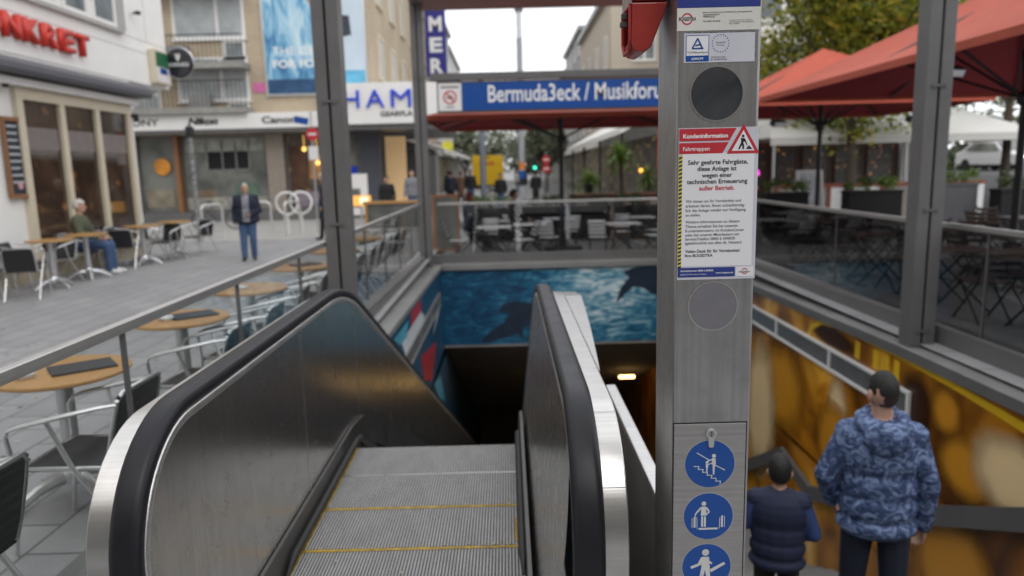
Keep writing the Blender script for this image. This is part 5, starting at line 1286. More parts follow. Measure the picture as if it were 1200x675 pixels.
# white canopy on the street side, and entrance
# upper floor windows and balconies
def balcony(u0, u1, z, y=-.9):
    b = MB(); F.box(b, HX(u0), HX(u1), .003, .95, z, z+.22); o = b.build('balcony', mat('balcony_slab', (.30,.29,.27), .8, 0, .2, 4, dirt=.4), hb)
    b = MB(); F.box(b, HX(u0), HX(u1), .90, .93, z+1.18, z+1.22)
    n_ = int((u1-u0)/.16)
    for i in range(n_+1):
        u = HX(u0)+(u1-u0)*i/n_; F.box(b, u-.008, u+.008, .905, .921, z+.22, z+1.18)
    b.build('railing', m_blackm, o)
balcony(-16.5, -9.75, 5.78); balcony(-16.5, -9.75, 3.98+.15); balcony(-16.5, -9.75, 8.6)
for z in (4.75, 7.05, 9.9):
    w_ = window(F, hb, HX(-12.6), HX(-9.85), z-.1, z+1.55, m_white, m_curtain, (HX(-10.9),), fw=.10)
    window(F, hb, HX(-10.75), HX(-9.9), z-.85, z-.15, m_white, m_pane, fw=.09, sill=False)
    window(F, hb, HX(-15.5), HX(-13.3), z-.6, z+1.55, m_white, m_curtain, (HX(-14.4),), (z+.2,), fw=.10)
b = MB(); F.box(b, HX(-12.7), HX(-11.9), .25, .65, 6.01, 6.65); F.box(b, HX(-12.2), HX(-11.98), .651, .66, 6.05, 6.6); b.build('air_conditioner', m_cope, hb, bevel=.01)
b = MB(); F.box(b, HX(-12.0), HX(-11.2), .25, .65, 4.36, 4.85); b.build('air_conditioner', m_cope, hb, bevel=.01)
b = MB(); F.box(b, HX(-9.72), HX(-9.05), .003, .04, 4.95, 5.3); b.build('pink_sign', mat('pink_sign', (.62,.16,.36), .5), hb)
# billboard
bbm, n_, bb_ = nt('billboard_print')
v = coord(n_, (1,1,1), (0,R(35),0))
no = N(n_, 'ShaderNodeTexNoise', i_Scale=.9, i_Detail=5., i_Distortion=1.5); n_.links.new(coord(n_, (2.2,1,.6), (0,R(-40),0)), no.inputs[0])
c = ramp(n_, no.outputs[0], [(.3, (.03,.13,.30)), (.43, (.12,.34,.55)), (.53, (.34,.56,.70)), (.66, (.58,.72,.78))]); n_.links.new(c, bb_.inputs[0]); bb_.inputs['Roughness'].default_value = .5
bd = thing('billboard', 'tall billboard showing a person in a blue jacket, on the beige brick wall', 'billboard', (-9.2, 28.9, 4.78))
b = MB(); b.box(0,3.95,-.0,.09,0,5.4); b.build('frame', m_alud, bd)
b = MB(); b.box(.08,2.35,-.012,-.001,.08,5.32); b.build('blue_print', bbm, bd)
b = MB(); b.box(2.351,3.87,-.012,-.001,.08,5.32); b.build('pale_print', mat('pale_print', (.52,.62,.70), .5, 0, .08, 1), bd)
b = MB(); b.poly([(1.1,-.016,5.3),(1.35,-.016,4.3),(1.9,-.016,3.3),(2.4,-.016,3.0),(2.75,-.016,3.3),(2.9,-.016,4.2),(2.95,-.016,5.3)]); b.build('face_print', mat('face_print', (.40,.26,.20), .6, 0, .35, 1.2), bd, fix=False)
b = MB(); b.poly([(1.45,-.018,4.75),(1.8,-.018,4.85),(2.1,-.018,4.75),(2.05,-.018,4.62),(1.6,-.018,4.6)]); b.poly([(2.35,-.018,2.95),(2.9,-.018,2.95),(3.35,-.018,2.9),(3.4,-.018,2.2),(2.6,-.018,2.05),(2.3,-.018,2.3)]); b.build('camera_print', mat('print_dark', (.03,.035,.05), .4, 0, .4, 4), bd, fix=False)
b = MB(); b.box(.09,2.3,-.0145,-.0125,.09,.62); b.build('dark_print', mat('print_navy', (.02,.07,.16), .5, 0, .5, 2), bd)
b = MB(); b.box(2.4,3.86,-.0145,-.0125,.09,.9); b.build('cyan_print', mat('print_cyan', (.12,.42,.62), .5, 0, .25, 2), bd)
text('lettering', 'THE CRE', (.35,-.018,1.52), m_wtext, bd, width=1.9, height=.30)
text('lettering', 'FOR FOR', (.35,-.018,1.04), m_wtext, bd, width=1.9, height=.30, bold=.03)
# side wall of the same building along the street
G = Face('+x', 0)
for r_ in range(3):
    for i in range(7):
        u0 = 2.2+3.5*i; window(G, hb, u0, u0+1.5, 5.6+3.0*r_, 7.4+3.0*r_, m_cream, m_pane, (u0+.75,), fw=.10)
bn = thing('banner', 'tall vertical dark blue banner with white letters on the shop side wall', 'banner', (-5.15, 50, 7.9))
b = MB(); b.box(0,1.35,-.06,.06,0,6.9); b.build('panel', mat('banner_blue', (.02,.02,.22), .5), bn)
for i, ch in enumerate('HAMER'):
    text('letter', ch, (.25,-.07,5.6-1.33*i), m_wtext, bn, width=.85, height=.95, bold=.04)

# --- row of far facades on both sides of the street
def row_house(name, label, x0, x1, y0, y1, h, m, side, fl=3.1, n=3, roof=None, base=-.2, win=m_pane, mf=m_white):
    t = thing(name, label, 'building', ((x0+x1)/2, y0, base))
    ox = (x0+x1)/2
    b = MB(); b.box(x0-ox, x1-ox, 0, y1-y0, 0, h); b.build('wall', m, t)
    F = Face('+x', x1-ox) if side > 0 else Face('-x', x0-ox)
    k = 0; z = 4.3
    b = MB(); F.box(b, .1, y1-y0-.1, 0, .04, .3, 3.1); b.build('shop_front', m_shopf, t)
    b = MB(); F.box(b, 0, y1-y0, 0, .25, 3.15, 3.7); b.build('fascia', m_cope if k else m_plaster, t)
    while z+1.7 < h:
        for i in range(n):
            u = (y1-y0)*(i+.5)/n; window(F, t, u-.6, u+.6, z, z+1.7, mf, win, (u,), fw=.09)
        z += fl
    b = MB(); F.box(b, -.05, y1-y0+.05, -.1, .3, h-.3, h); b.build('cornice', m_cope, t)
    if roof:
        b = MB(); b.prism([(x0-ox-.3, h), (x1-ox+.3, h), ((x1+x0)/2-ox, h+2.6)], 'y', -.2, y1-y0+.2); b.build('roof', roof, t)
    return t
m_shopf = pane('far_shop_glass', (.04,.04,.04), (.20,.19,.17), 1.1, .4, (.8,.5,.2), .5)
m_pl2 = mat('pale_render', (.52,.50,.47), .8, 0, .06, 1); m_pl3 = mat('warm_render', (.50,.44,.36), .8, 0, .06, 1); m_pl4 = mat('grey_render', (.36,.36,.36), .8, 0, .08, 1)
m_slate = mat('slate_roof', (.10,.10,.11), .7, 0, .2, 3)
row_house('town_house', 'pale grey town house beyond the blue banner', -14, -5.4, 58, 74, 15, m_pl4, 1, n=5)
row_house('town_house', 'cream town house, second beyond the blue banner', -14, -5.6, 75, 92, 14.2, m_pl2, 1, n=5)
row_house('town_house', 'grey town house at the far left end of the street', -14, -5.8, 93, 130, 13, m_pl3, 1, n=8)
rh = row_house('town_house', 'beige corner house with white framed windows right of the street', 5.7, 13, 40, 56, 11.2, m_pl3, -1, n=4, base=-.2)
Ff = Face('-y', 0)
for z in (4.3, 7.5):
    for u in (-2.5, -.4, 1.9): window(Ff, rh, u, u+1.2, z, z+1.9, m_white, m_pane, (u+.6,), fw=.09)
b = MB(); b.prism([(-.3, 11.2), (7.6, 11.2), (5.2, 13.3), (1.6, 13.3)], 'y', .0, 16); b.v = [(x-3.65, y, z) for x, y, z in b.v]; b.build('roof', m_slate, rh)
row_house('town_house', 'narrow grey town house behind the beige corner house', 5.9, 14, 57, 72, 12.5, m_pl4, -1, n=4, roof=None)
row_house('town_house', 'white town house at the far right end of the street', 6.2, 14, 73, 130, 11.5, m_pl2, -1, n=10)
row_house('town_house', 'low white restaurant building with glazed front behind the terrace', 5.8, 7.3, 22.5, 39.5, 4.6, m_pl2, -1, n=4)
# right: white building behind the tree
wbld = thing('white_building', 'long white building with wide windows behind the autumn tree', 'building', (8.6, 30.5, -.2))
b = MB(); b.box(0, 8.4, 0, 14, 3.3, 14); b.build('upper_wall', m_plaster, wbld)
b = MB(); b.box(0, 8.4, .4, 14, 0, 3.299); b.build('ground_floor_wall', m_blackcl, wbld)
for z in (4.55, 7.6, 10.6):
    for u in (.4, 3.1, 5.8): window(Ff, wbld, u, u+2.3, z, z+1.5, m_white, m_pane, (u+1.15,), fw=.11)
b = MB(); Ff.box(b, 0, 8.4, 0, .1, 6.45, 6.7); Ff.box(b, 0, 8.4, 0, .1, 3.3, 3.6); b.build('string_course', m_cope, wbld)
pb = thing('pub_front', 'dark wood pub front with glazed panels under white awning on the right', 'pub', (8.7, 28.4, -.2))
b = MB(); b.box(0, 6.4, 0, 2.0, 0, 3.3); b.build('wall', m_dwood, pb)
for i in range(5):
    u = .2+1.25*i
    b = MB(); Ff.box(b, u, u+1.1, 0, .06, .9, .98); Ff.box(b, u, u+1.1, 0, .06, 2.6, 2.68); Ff.box(b, u, u+.08, 0, .06, .98, 2.6); Ff.box(b, u+1.02, u+1.1, 0, .06, .98, 2.6); Ff.box(b, u+.08, u+1.02, 0, .05, 1.9, 1.95); w_ = b.build('window', mat('mahogany', (.13,.045,.02), .4, 0, .2, 8), pb)
    b = MB(); Ff.box(b, u+.08, u+1.02, .003, .02, .98, 2.6); b.build('pane', pane('pub_glass', (.015,.012,.010), (.06,.04,.025), 2.2, .35, (.8,.35,.1), .6), w_)
b = MB(); Ff.box(b, .55,.72,.03,.05,1.5,1.7); Ff.box(b, .9,1.05,.03,.05,1.5,1.7); b.build('pink_light', emit('pink_glow', (1,.05,.7), 2.), pb)
b = MB(); b.box(6.45, 7.4, -.2, 2, 0, 3.4); b.build('corner_wall', m_plaster, pb)
b = MB(); b.box(6.9, 7.1, -.8, -.25, 3.0, 3.35); b.build('blue_sign', m_blue, pb)
# white awning in front of it
aw = thing('white_awning', 'large white awning with sloping ends in front of the dark pub', 'awning', (8.6, 25.6, -.2))
b = MB()
x0, x1, y0, y1, z0, z1 = .0, 8.9, -1.6, 2.6, 2.78, 3.72
b.poly([(x0,y0,z0),(x1,y0,z0),(x1-1.5,.6,z1),(x0+.8,.6,z1)]); b.poly([(x1,y0,z0),(x1,y1,z0),(x1-1.5,.6,z1)]); b.poly([(x1,y1,z0),(x0,y1,z0),(x0+.8,.6,z1),(x1-1.5,.6,z1)]); b.poly([(x0,y1,z0),(x0,y0,z0),(x0+.8,.6,z1)])
b.build('canvas', m_wcanvas, aw, fix=False)
b = MB(); b.poly([(x0,y0-.003,z0),(x1,y0-.003,z0),(x1,y0-.003,z0-.25),(x0,y0-.003,z0-.25)]); b.poly([(x1+.003,y0,z0),(x1+.003,y1,z0),(x1+.003,y1,z0-.25),(x1+.003,y0,z0-.25)]); b.build('valance', mat('white_valance', (.60,.59,.56), .85, 0, .05, 2), aw, fix=False)
for x in (.15, 4.5, 8.75):
    b = MB(); b.tube([(x,y0+.1,0),(x,y0+.1,z0)], .04, 10); b.build('pole', m_alud, aw)
# ------------------------------------------------------------------ parasols
def parasol(label, loc, hx, hy, ztip, zr, val=.10, group='large red parasols over the terraces', ribs=8, base=True):
    t = thing('parasol', label, 'parasol', loc, 0, group)
    A = (0,0,ztip)
    cs = [(-hx,-hy,zr),(hx,-hy,zr),(hx,hy,zr),(-hx,hy,zr)]
    def canopy(dz, inset, m, name, par):
        b = MB()
        for i in range(4):
            p, q = Vector(cs[i]), Vector(cs[(i+1) % 4]); n_ = 6
            for j in range(n_):
                a0, a1 = p.lerp(q, j/n_), p.lerp(q, (j+1)/n_)
                prev = (a0, a1)
                for k in range(1, 6):
                    u = k/5.; sag = -.10*math.sin(PI*u)*math.sin(PI*(j+.5)/n_)
                    c0, c1 = a0.lerp(Vector(A), u), a1.lerp(Vector(A), u)
                    s0 = -.14*math.sin(PI*u)*math.sin(PI*j/n_); s1 = -.14*math.sin(PI*u)*math.sin(PI*(j+1)/n_)
                    c0 = c0+Vector((0,0,s0)); c1 = c1+Vector((0,0,s1))
                    if k < 5: b.poly([prev[0], prev[1], c1, c0])
                    else: b.poly([prev[0], prev[1], Vector(A)])
                    prev = (c0, c1)
        b.v = [(x*(1-inset), y*(1-inset), z+dz) for x, y, z in b.v]
        return b.build(name, m, par, smooth=True, fix=False)
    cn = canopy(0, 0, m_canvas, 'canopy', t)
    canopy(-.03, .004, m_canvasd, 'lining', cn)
    b = MB()
    for i in range(4):
        p, q = Vector(cs[i]), Vector(cs[(i+1) % 4]); b.poly([p, q, q-Vector((0,0,val)), p-Vector((0,0,val))])
    b.build('valance', m_canvas, cn, fix=False)
    b = MB(); b.tube([(0,0,.0),(0,0,ztip-.1)], .055, 12); b.build('pole', m_blackm, t, smooth=True)
    b = MB(); b.lathe([(.06,zr-.55),(.11,zr-.50),(.11,zr-.40),(.06,zr-.35)], 12); b.build('hub', m_blackm, t)
    for i in range(ribs):
        a = 2*PI*i/ribs+PI/4
        u = min(hx/abs(math.cos(a)+1e-9), hy/abs(math.sin(a)+1e-9)) if ribs == 4 else 0
        d = (max(-hx, min(hx, 9*math.cos(a)*hx)), max(-hy, min(hy, 9*math.sin(a)*hy))) if i % 2 == 0 else ((hx if math.cos(a) > .5 else -hx if math.cos(a) < -.5 else 0), (hy if math.sin(a) > .5 else -hy if math.sin(a) < -.5 else 0))
        b = MB(); b.tube([(d[0]*.97, d[1]*.97, zr+.0-.05), (0,0,ztip-.16)], .024, 6); rb = b.build('rib', m_blackm, t)
        b = MB(); b.tube([(0,0,zr-.45), (d[0]*.52, d[1]*.52, zr+(ztip-zr)*.48-.12)], .022, 6); b.build('strut', m_blackm, rb)
    if base:
        b = MB(); b.box(-.45,.45,-.45,.45,0,.12); b.box(-.09,.09,-.09,.09,.12,.5); b.build('base', m_blackm, t, bevel=.01)
    return t
parasol('red parasol nearest on the right, its near edge cut by the image frame', (7.7,11,0), 2.6, 4.0, 4.45, 3.08, ribs=8)
parasol('red parasol standing behind the nearest right one', (7.65,18,-.2), 2.6, 2.5, 4.65, 3.26)
parasol('red parasol behind the blue station sign in the middle', (1.32,17.8,-.2), 3.0, 2.4, 3.95, 3.12)
# heater lamps hanging under the right parasols
def heater(label, loc, tilt=R(25)):
    t = thing('heat_lamp', label, 'heater', loc, R(20), 'dark heat lamps under the red parasols')
    b = MB(); b.obox((0,0,0), (.34,.14,.12), (tilt,0,0)); b.build('housing', m_blackm, t, bevel=.01)
    b = MB(); b.tube([(0,0,.04),(0,.02,.34)], .014, 6); b.build('bracket', m_blackm, t)
    b = MB(); b.obox((0,-.065,-.03), (.28,.02,.08), (tilt,0,0)); b.build('reflector', m_alud, t)
heater('dark heat lamp under the nearest red parasol, left of the right post', (5.55,9.3,2.86))
heater('small dark heat lamp under the far red parasol, left of its pole', (5.85,15.9,2.62))
heater('small dark heat lamp hanging right of the far parasol pole', (8.6,15.6,2.62))
# service cabinet on the nearest parasol pole
# ------------------------------------------------------------------ trees and plants
def leaf_cloud(b, centers, n, spread, size, flat=1.):
    for i in range(n):
        c = rnd.choice(centers); s_ = spread*c[3]
        while True:
            d = Vector((rnd.gauss(0,.5), rnd.gauss(0,.5), rnd.gauss(0,.42)))
            if d.length < 1.25: break
        p = Vector(c[:3]) + d*s_
        u = Vector((rnd.uniform(-1,1), rnd.uniform(-1,1), rnd.uniform(-.6,.6))).normalized(); w_ = u.cross(Vector((rnd.uniform(-1,1), rnd.uniform(-1,1), rnd.uniform(-1,1)))).normalized()
        z = size*rnd.uniform(.6,1.4)
        b.poly([p-u*z*.5, p+w_*z*.28, p+u*z*.55, p-w_*z*.28])
def tree(label, loc, h, r, n, mleaf, trunk_h, seed=1, size=.16, name='tree', cat='tree', group=None, squash=.8, ncl=40, trunk_r=.14):
    global rnd
    keep = rnd; rnd = random.Random(seed)
    t = thing(name, label, cat, loc, 0, group)
    b = MB(); top = Vector((rnd.uniform(-.2,.2), rnd.uniform(-.2,.2), trunk_h))
    b.tube([(0,0,0),(.03,.02,trunk_h*.5),tuple(top)], [trunk_r*1.25, trunk_r, trunk_r*.8], 10)
    cc = Vector((0,0,h-r*squash)); cl_ = []
    for i in range(ncl):
        while True:
            d = Vector((rnd.uniform(-1,1), rnd.uniform(-1,1), rnd.uniform(-1,1)))
            if .25 < d.length < 1: break
        d = d*(.55+.45*rnd.random()) if d.length < .6 else d
        p = cc + Vector((d.x*r, d.y*r, d.z*r*squash)); cl_.append((p.x, p.y, p.z, rnd.uniform(.6,1.2)))
    for i in range(0, ncl, 4):
        p = Vector(cl_[i][:3]); m_ = top.lerp(p, .5)+Vector((0,0,-.1*r)); b.tube([tuple(top*.92), tuple(m_), tuple(p)], [trunk_r*.55, trunk_r*.3, trunk_r*.1], 6)
    b.build('trunk', m_bark, t, smooth=True)
    b = MB(); leaf_cloud(b, cl_, n, r*.33, size); b.build('crown', mleaf, t, fix=False)
    rnd = keep; return t
tree('large autumn tree with yellow green leaves right of the steel pillar', (11.0,23.5,-.2), 10.3, 3.8, 21000, m_leaf, 4.2, 3, .21, squash=.95, ncl=60)
tree('green tree at the top right behind the nearest red parasol', (17.0,25,-.2), 9.8, 2.6, 4000, m_leafd, 4.0, 5, .2, squash=.9)
tree('bushy green tree right of the white awning, beyond the road', (26,42,-.2), 6.5, 3.6, 3500, m_leafd, 2.4, 7, .28)
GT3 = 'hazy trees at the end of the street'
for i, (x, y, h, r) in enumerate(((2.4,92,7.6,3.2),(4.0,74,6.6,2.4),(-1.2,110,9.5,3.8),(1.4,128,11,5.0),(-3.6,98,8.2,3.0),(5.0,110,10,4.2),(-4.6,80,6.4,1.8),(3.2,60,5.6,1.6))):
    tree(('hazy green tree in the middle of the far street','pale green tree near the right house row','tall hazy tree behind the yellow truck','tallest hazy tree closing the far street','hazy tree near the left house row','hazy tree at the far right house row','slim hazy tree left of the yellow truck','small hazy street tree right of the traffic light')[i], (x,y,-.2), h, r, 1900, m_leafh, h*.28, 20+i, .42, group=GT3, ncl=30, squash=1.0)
def shrub(label, loc, r, h, n, ml, seed, pot=None, cat='shrub', name='shrub', size=.07, group=None, pm=None):
    global rnd
    keep = rnd; rnd = random.Random(seed)
    t = thing(name, label, cat, loc, 0, group); z = 0
    if pot:
        b = MB(); b.lathe([(pot*.75,0),(pot,pot*1.5),(pot*1.05,pot*1.6),(pot*.9,pot*1.6),(0,pot*1.5)], 20); b.build('pot', pm or m_blackm, t, smooth=True); z = pot*1.4
    cl_ = [(rnd.uniform(-r,r)*.7, rnd.uniform(-r,r)*.7, z+h*rnd.uniform(.2,.85), 1) for i in range(14)]
    b = MB(); leaf_cloud(b, cl_, n, max(r,h)*.45, size); b.build('foliage', ml, t, fix=False)
    b = MB()
    for c in cl_[::2]: b.tube([(0,0,z*.9),(c[0]*.6,c[1]*.6,(z+c[2])*.5),c[:3]], .008, 5)
    b.build('stem', m_bark, t)
    rnd = keep; return t
def palm(label, loc, h, r, seed):
    k = random.Random(seed); t = thing('yucca_plant', label, 'plant', loc)
    b = MB(); b.lathe([(.22,0),(.3,.45),(.28,.5),(0,.45)], 20); b.build('pot', m_rbrick, t, smooth=True)
    b = MB(); b.tube([(0,0,.4),(.03,0,h*.6),(.0,.02,h-.1)], [.06,.05,.04], 8); b.build('trunk', m_bark, t, smooth=True)
    b = MB()
    for i in range(110):
        a = k.uniform(0,2*PI); e = k.uniform(-.5,1.35); L_ = r*k.uniform(.7,1.1); z = h*k.uniform(.82,1.0)
        d = Vector((math.cos(a)*math.cos(e), math.sin(a)*math.cos(e), math.sin(e))); s_ = d.cross(Vector((0,0,1))).normalized()*.028; p0 = Vector((0,0,z)); p1 = p0+d*L_*.6; p2 = p0+d*L_+Vector((0,0,-.25*L_))
        b.poly([p0-s_*.6, p0+s_*.6, p1+s_]); b.poly([p0-s_*.6, p1+s_, p1-s_]); b.poly([p1-s_, p1+s_, p2])
    b.build('foliage', m_leafl, t, fix=False); return t
palm('tall spiky potted yucca plant in front of the white restaurant', (3.3,21.3,-.2), 2.35, .75, 4)
palm('smaller spiky potted plant right of the tall yucca', (4.3,22.4,-.2), 1.7, .55, 9)
shrub('bright green round potted bush on the brick wall', (2.45,22.0,1.02), .27, .42, 700, m_leafl, 31, .16)
# planters with green
def planter(label, loc, L_, h, d, seed, ml=m_leafd, rz=0, gap=False, pm=m_blackcl, fol=.32, group='black planter boxes with green plants'):
    t = thing('planter_box', label, 'planter', loc, rz, group)
    b = MB(); b.box(-L_/2,L_/2,-d/2,d/2,0.03,h-.06); b.box(-L_/2-.02,L_/2+.02,-d/2-.02,d/2+.02,h-.06,h); b.build('box', pm, t, bevel=.008)
    b = MB(); b.box(-L_/2+.03,L_/2-.03,-d/2+.03,d/2-.03,h-.02,h+.012); b.build('soil', m_bark, t)
    global rnd
    keep = rnd; rnd = random.Random(seed); cl_ = [(rnd.uniform(-L_/2,L_/2)*.92, rnd.uniform(-d/2,d/2)*.6, h+fol*rnd.uniform(.2,.8), 1) for i in range(int(9*L_))]
    b = MB(); leaf_cloud(b, cl_, int(520*L_), fol*.55, .075); b.build('plants', ml, t, fix=False); rnd = keep
    return t
for i, (x, y, L_, l) in enumerate(((-.45,20.4,1.3,'black planter box behind the auburn haired guest'),(1.0,20.5,1.2,'black planter box left of the umbrella pole'),(2.3,20.4,1.1,'black planter box right of the umbrella pole'),(3.6,20.2,1.2,'black planter box near the pillar, in front of the brick wall'))):
    planter(l, (x,y,-.2), L_, .92, .42, 40+i, (m_leafl, m_leafd, m_leafd, m_leafd)[i])
for i, (x, y, L_, l) in enumerate(((7.3,19.2,1.1,'black planter box just right of the steel pillar'),(9.6,19.2,1.4,'black planter box right of the far parasol pole'),(11.5,18.8,1.0,'grey planter box left of the right post'),(13.2,18.2,2.0,'black planter box behind the right post'),(15.4,17.8,1.6,'black planter box at the right image edge'))):
    planter(l, (x,y,-.2), L_, 1.2 if i != 2 else 1.35, .45, 50+i, m_leafl if i < 3 else m_leafd, pm=m_blackcl if i != 2 else mat('grey_planter', (.10,.10,.11), .8))
# low brick wall and wooden fence in front of the restaurant
bw = thing('brick_wall', 'low red brick terrace wall in front of the white restaurant', 'wall', (1.9,22.1,-.2))
b = MB(); b.box(0,5.5,-.15,.15,0,1.12); b.build('wall', m_rbrick, bw); b = MB(); b.box(-.03,5.53,-.2,.2,1.121,1.2); b.build('coping', mat('brick_coping', (.20,.09,.07), .7, 0, .2, 6), bw)
for i in range(6):
    b = MB(); b.box(.15+.75*i,.5+.75*i,-.16,-.151,.25,.95); b.build('pale_panel', mat('pale_panel', (.45,.40,.33), .7), bw)
# wooden fence panels at the pub
wf = thing('wooden_fence', 'reddish wooden fence panels in front of the pub on the right', 'fence', (8.7,23.6,-.2))
for i in range(4):
    b = MB(); x = 1.7*i; b.box(x,x+1.62,-.03,.03,.1,1.15); p = b.build('panel', m_slat if i % 2 else mat('fence_grey', (.22,.2,.18), .7, 0, .2, 6), wf)
    b = MB(); b.box(x-.03,x+1.65,-.05,.05,1.151,1.27); b.box(x-.05,x+.05,-.052,.052,0,1.15); b.build('frame', mat('fence_red', (.22,.06,.035), .6, 0, .2, 8), p)
# long white awning of the restaurant
ra = thing('restaurant_awning', 'long white awning sloping along the white restaurant front', 'awning', (3.6,21.2,-.2))
b = MB(); b.poly([(0,2.2,3.2),(0,22.5,3.05),(2.2,22.5,4.3),(2.2,2.2,4.3)]); b.poly([(0,2.2,3.2),(0,22.5,3.05),(0,22.5,2.85),(0,2.2,3.0)]); b.poly([(0,2.2,3.0),(0,2.2,3.2),(2.2,2.2,4.3),(2.2,2.2,4.1)]); b.build('canvas', m_wcanvas, ra, fix=False)
for y in (2.4, 8, 14, 20):
    b = MB(); b.tube([(.1,y,0),(.1,y,3.05)], .05, 8); b.build('post', m_blackm, ra)
sl_ = thing('string_lights', 'warm orange lamps glowing inside the restaurant right of the yucca', 'lights', (5.0,22.2,2.2))
for i, (x, z, r_) in enumerate(((-.2,.45,.07),(.05,.52,.06),(.12,.38,.06),(.0,-.25,.10),(-.95,-.55,.06))):
    b = MB(); b.ell((x,0,z), (r_,r_,r_), 12, 8); b.build('bulb', emit('orange_bulb', (1,.42,.06), 3.), sl_, smooth=True)
b = MB(); b.tube([(-1,0,.62),(-.4,0,.55),(.3,0,.62)], .008, 5); b.build('cable', m_blackm, sl_)
tb = MB(); tb.box(0,.9,0,.05,0,1.4)
tag(tb.build('red_board', mat('red_board', (.35,.03,.03), .5), loc=(4.7,22.9,1.6)), 'dark red board on the restaurant front near the pillar', 'board')

# ------------------------------------------------------------------ street furniture
def a_board(label, loc, rz, m_face, w_=.62, h=1.15, frame=m_bwood):
    t = thing('a_board', label, 'sign board', loc, rz)
    for s_ in (-1, 1):
        b = MB()
        M_ = lambda x, z, d: (x, s_*(.26*(1-z/h)+d), z)
        for x0, x1, z0, z1 in ((-w_/2,-w_/2+.06,0,h),(w_/2-.06,w_/2,0,h),(-w_/2+.06,w_/2-.06,h-.07,h),(-w_/2+.06,w_/2-.06,.16,.22)):
            v = [M_(x, z, d) for d in (0,.03) for x, z in ((x0,z0),(x1,z0),(x1,z1),(x0,z1))]
            b.add(v, [(0,1,2,3),(7,6,5,4),(0,4,5,1),(1,5,6,2),(2,6,7,3),(3,7,4,0)])
        p = b.build('frame', frame, t)
        b = MB(); b.poly([M_(-w_/2+.05,.2,.012), M_(w_/2-.05,.2,.012), M_(w_/2-.05,h-.05,.012), M_(-w_/2+.05,h-.05,.012)]); b.build('board', m_face, p, fix=False)
    return t
a_board('wooden framed sandwich board behind the far post beside the terrace', (-1.45,16.9,-.2), .15, m_paned, .62, 1.45)
a_board('white sandwich board by the pub terrace right of the pillar', (8.5,20.6,-.2), .1, mat('board_print', (.55,.56,.60), .5, 0, .25, 5), .75, 1.75, m_white)
lmst = thing('lamp_mast', 'tall grey lamp mast with glass cylinder head in the middle of the street', 'street lamp', (.62,30,-.2))
b = MB(); b.tube([(0,0,0),(0,0,7.1)], [.13,.12], 14); b.build('pole', mat('mast_grey', (.34,.35,.37), .5, .2, .1, 3), lmst, smooth=True)
b = MB(); b.tube([(0,0,7.1),(0,0,8.1)], .11, 14); b.build('lamp_glass', mat('lamp_glass', (.6,.62,.64), .2), lmst, smooth=True)
b = MB(); b.lathe([(.0,8.1),(.17,8.1),(.17,8.2),(.12,8.42),(0,8.44)], 16); b.build('cap', m_frame, lmst)
for z, m_ in ((1.6, m_blue), (1.95, mat('sticker_orange', (.6,.2,.05), .5)), (1.3, m_ink)):
    b = MB(); b.tube([(0,0,z),(0,0,z+.3)], .134, 14); b.build('sticker', m_, lmst)
mst = MB(); mst.tube([(0,0,0),(0,0,7.5)], [.2,.17], 14); tag(mst.build('street_mast', mat('mast_blue_grey', (.20,.23,.27), .5, .1, .1, 3), loc=(-1.42,44,-.2), smooth=True), 'thick blue grey mast right behind the yellow truck', 'mast')
def round_sign(b, z, r, y, m_=0): b.disc((0,y,z), r, 24)
tp = thing('sign_post', 'thin post with blue arrow and round no entry sign left of the near post', 'sign post', (-5.75,22,0))
b = MB(); b.tube([(0,0,0),(0,0,3.6)], .03, 8); b.build('pole', m_alud, tp, smooth=True)
b = MB(); b.disc((.02,-.04,2.95), .19, 24); b.build('red_sign', m_red, tp, fix=False); b = MB(); b.poly([(-.10,-.045,2.92),(.14,-.045,2.92),(.14,-.045,2.98),(-.10,-.045,2.98)]); b.build('white_bar', m_white, tp, fix=False)
b = MB(); b.box(-.12,.16,-.05,-.035,2.2,2.6); b.build('white_plate', m_white, tp); b = MB(); b.obox((-.28,-.05,3.35), (.42,.02,.2), (0,.2,0)); b.build('blue_sign', m_blue, tp)
sp = thing('striped_pole', 'thin black and white sticker covered pole beside the facade tables', 'pole', (-8.55,20.1,0))
b = MB(); b.tube([(0,0,0),(0,0,3.0)], .055, 10); b.build('pole', mat('sticker_pole', (.25,.25,.26), .5, 0, .9, 9, stretch=(1,1,2)), sp, smooth=True)
b = MB(); b.lathe([(.09,2.85),(.12,2.9),(.12,3.1),(.05,3.16)], 12); b.build('cap', m_blackm, sp)
ne = thing('sign_post', 'post with two red signs far down the street, right side', 'sign post', (2.25,42,-.2))
b = MB(); b.tube([(0,0,0),(0,0,2.9)], .04, 8); b.build('pole', m_alud, ne)
for z in (2.45, 1.95):
    b = MB(); b.disc((0,-.05,z), .24, 24); b.build('red_sign', m_red, ne, fix=False); b = MB(); b.poly([(-.15,-.055,z-.04),(.15,-.055,z-.04),(.15,-.055,z+.04),(-.15,-.055,z+.04)]); b.build('white_bar', m_white, ne, fix=False)
tl = thing('traffic_light', 'traffic light showing green in the distance right of the lamp mast', 'traffic light', (1.75,46,-.2))
b = MB(); b.tube([(0,0,0),(0,0,2.7)], .05, 8); b.build('pole', m_frame, tl); b = MB(); b.box(-.14,.14,-.16,.1,1.85,2.75); b.build('housing', m_blackm, tl)
b = MB(); b.disc((0,-.17,2.02), .10, 18); b.build('green_light', emit('green_glow', (.05,1,.65), 2.), tl, fix=False)
b = MB(); b.disc((0,-.17,2.30), .10, 18); b.disc((0,-.17,2.58), .10, 18); b.build('dark_light', m_ink, tl, fix=False)
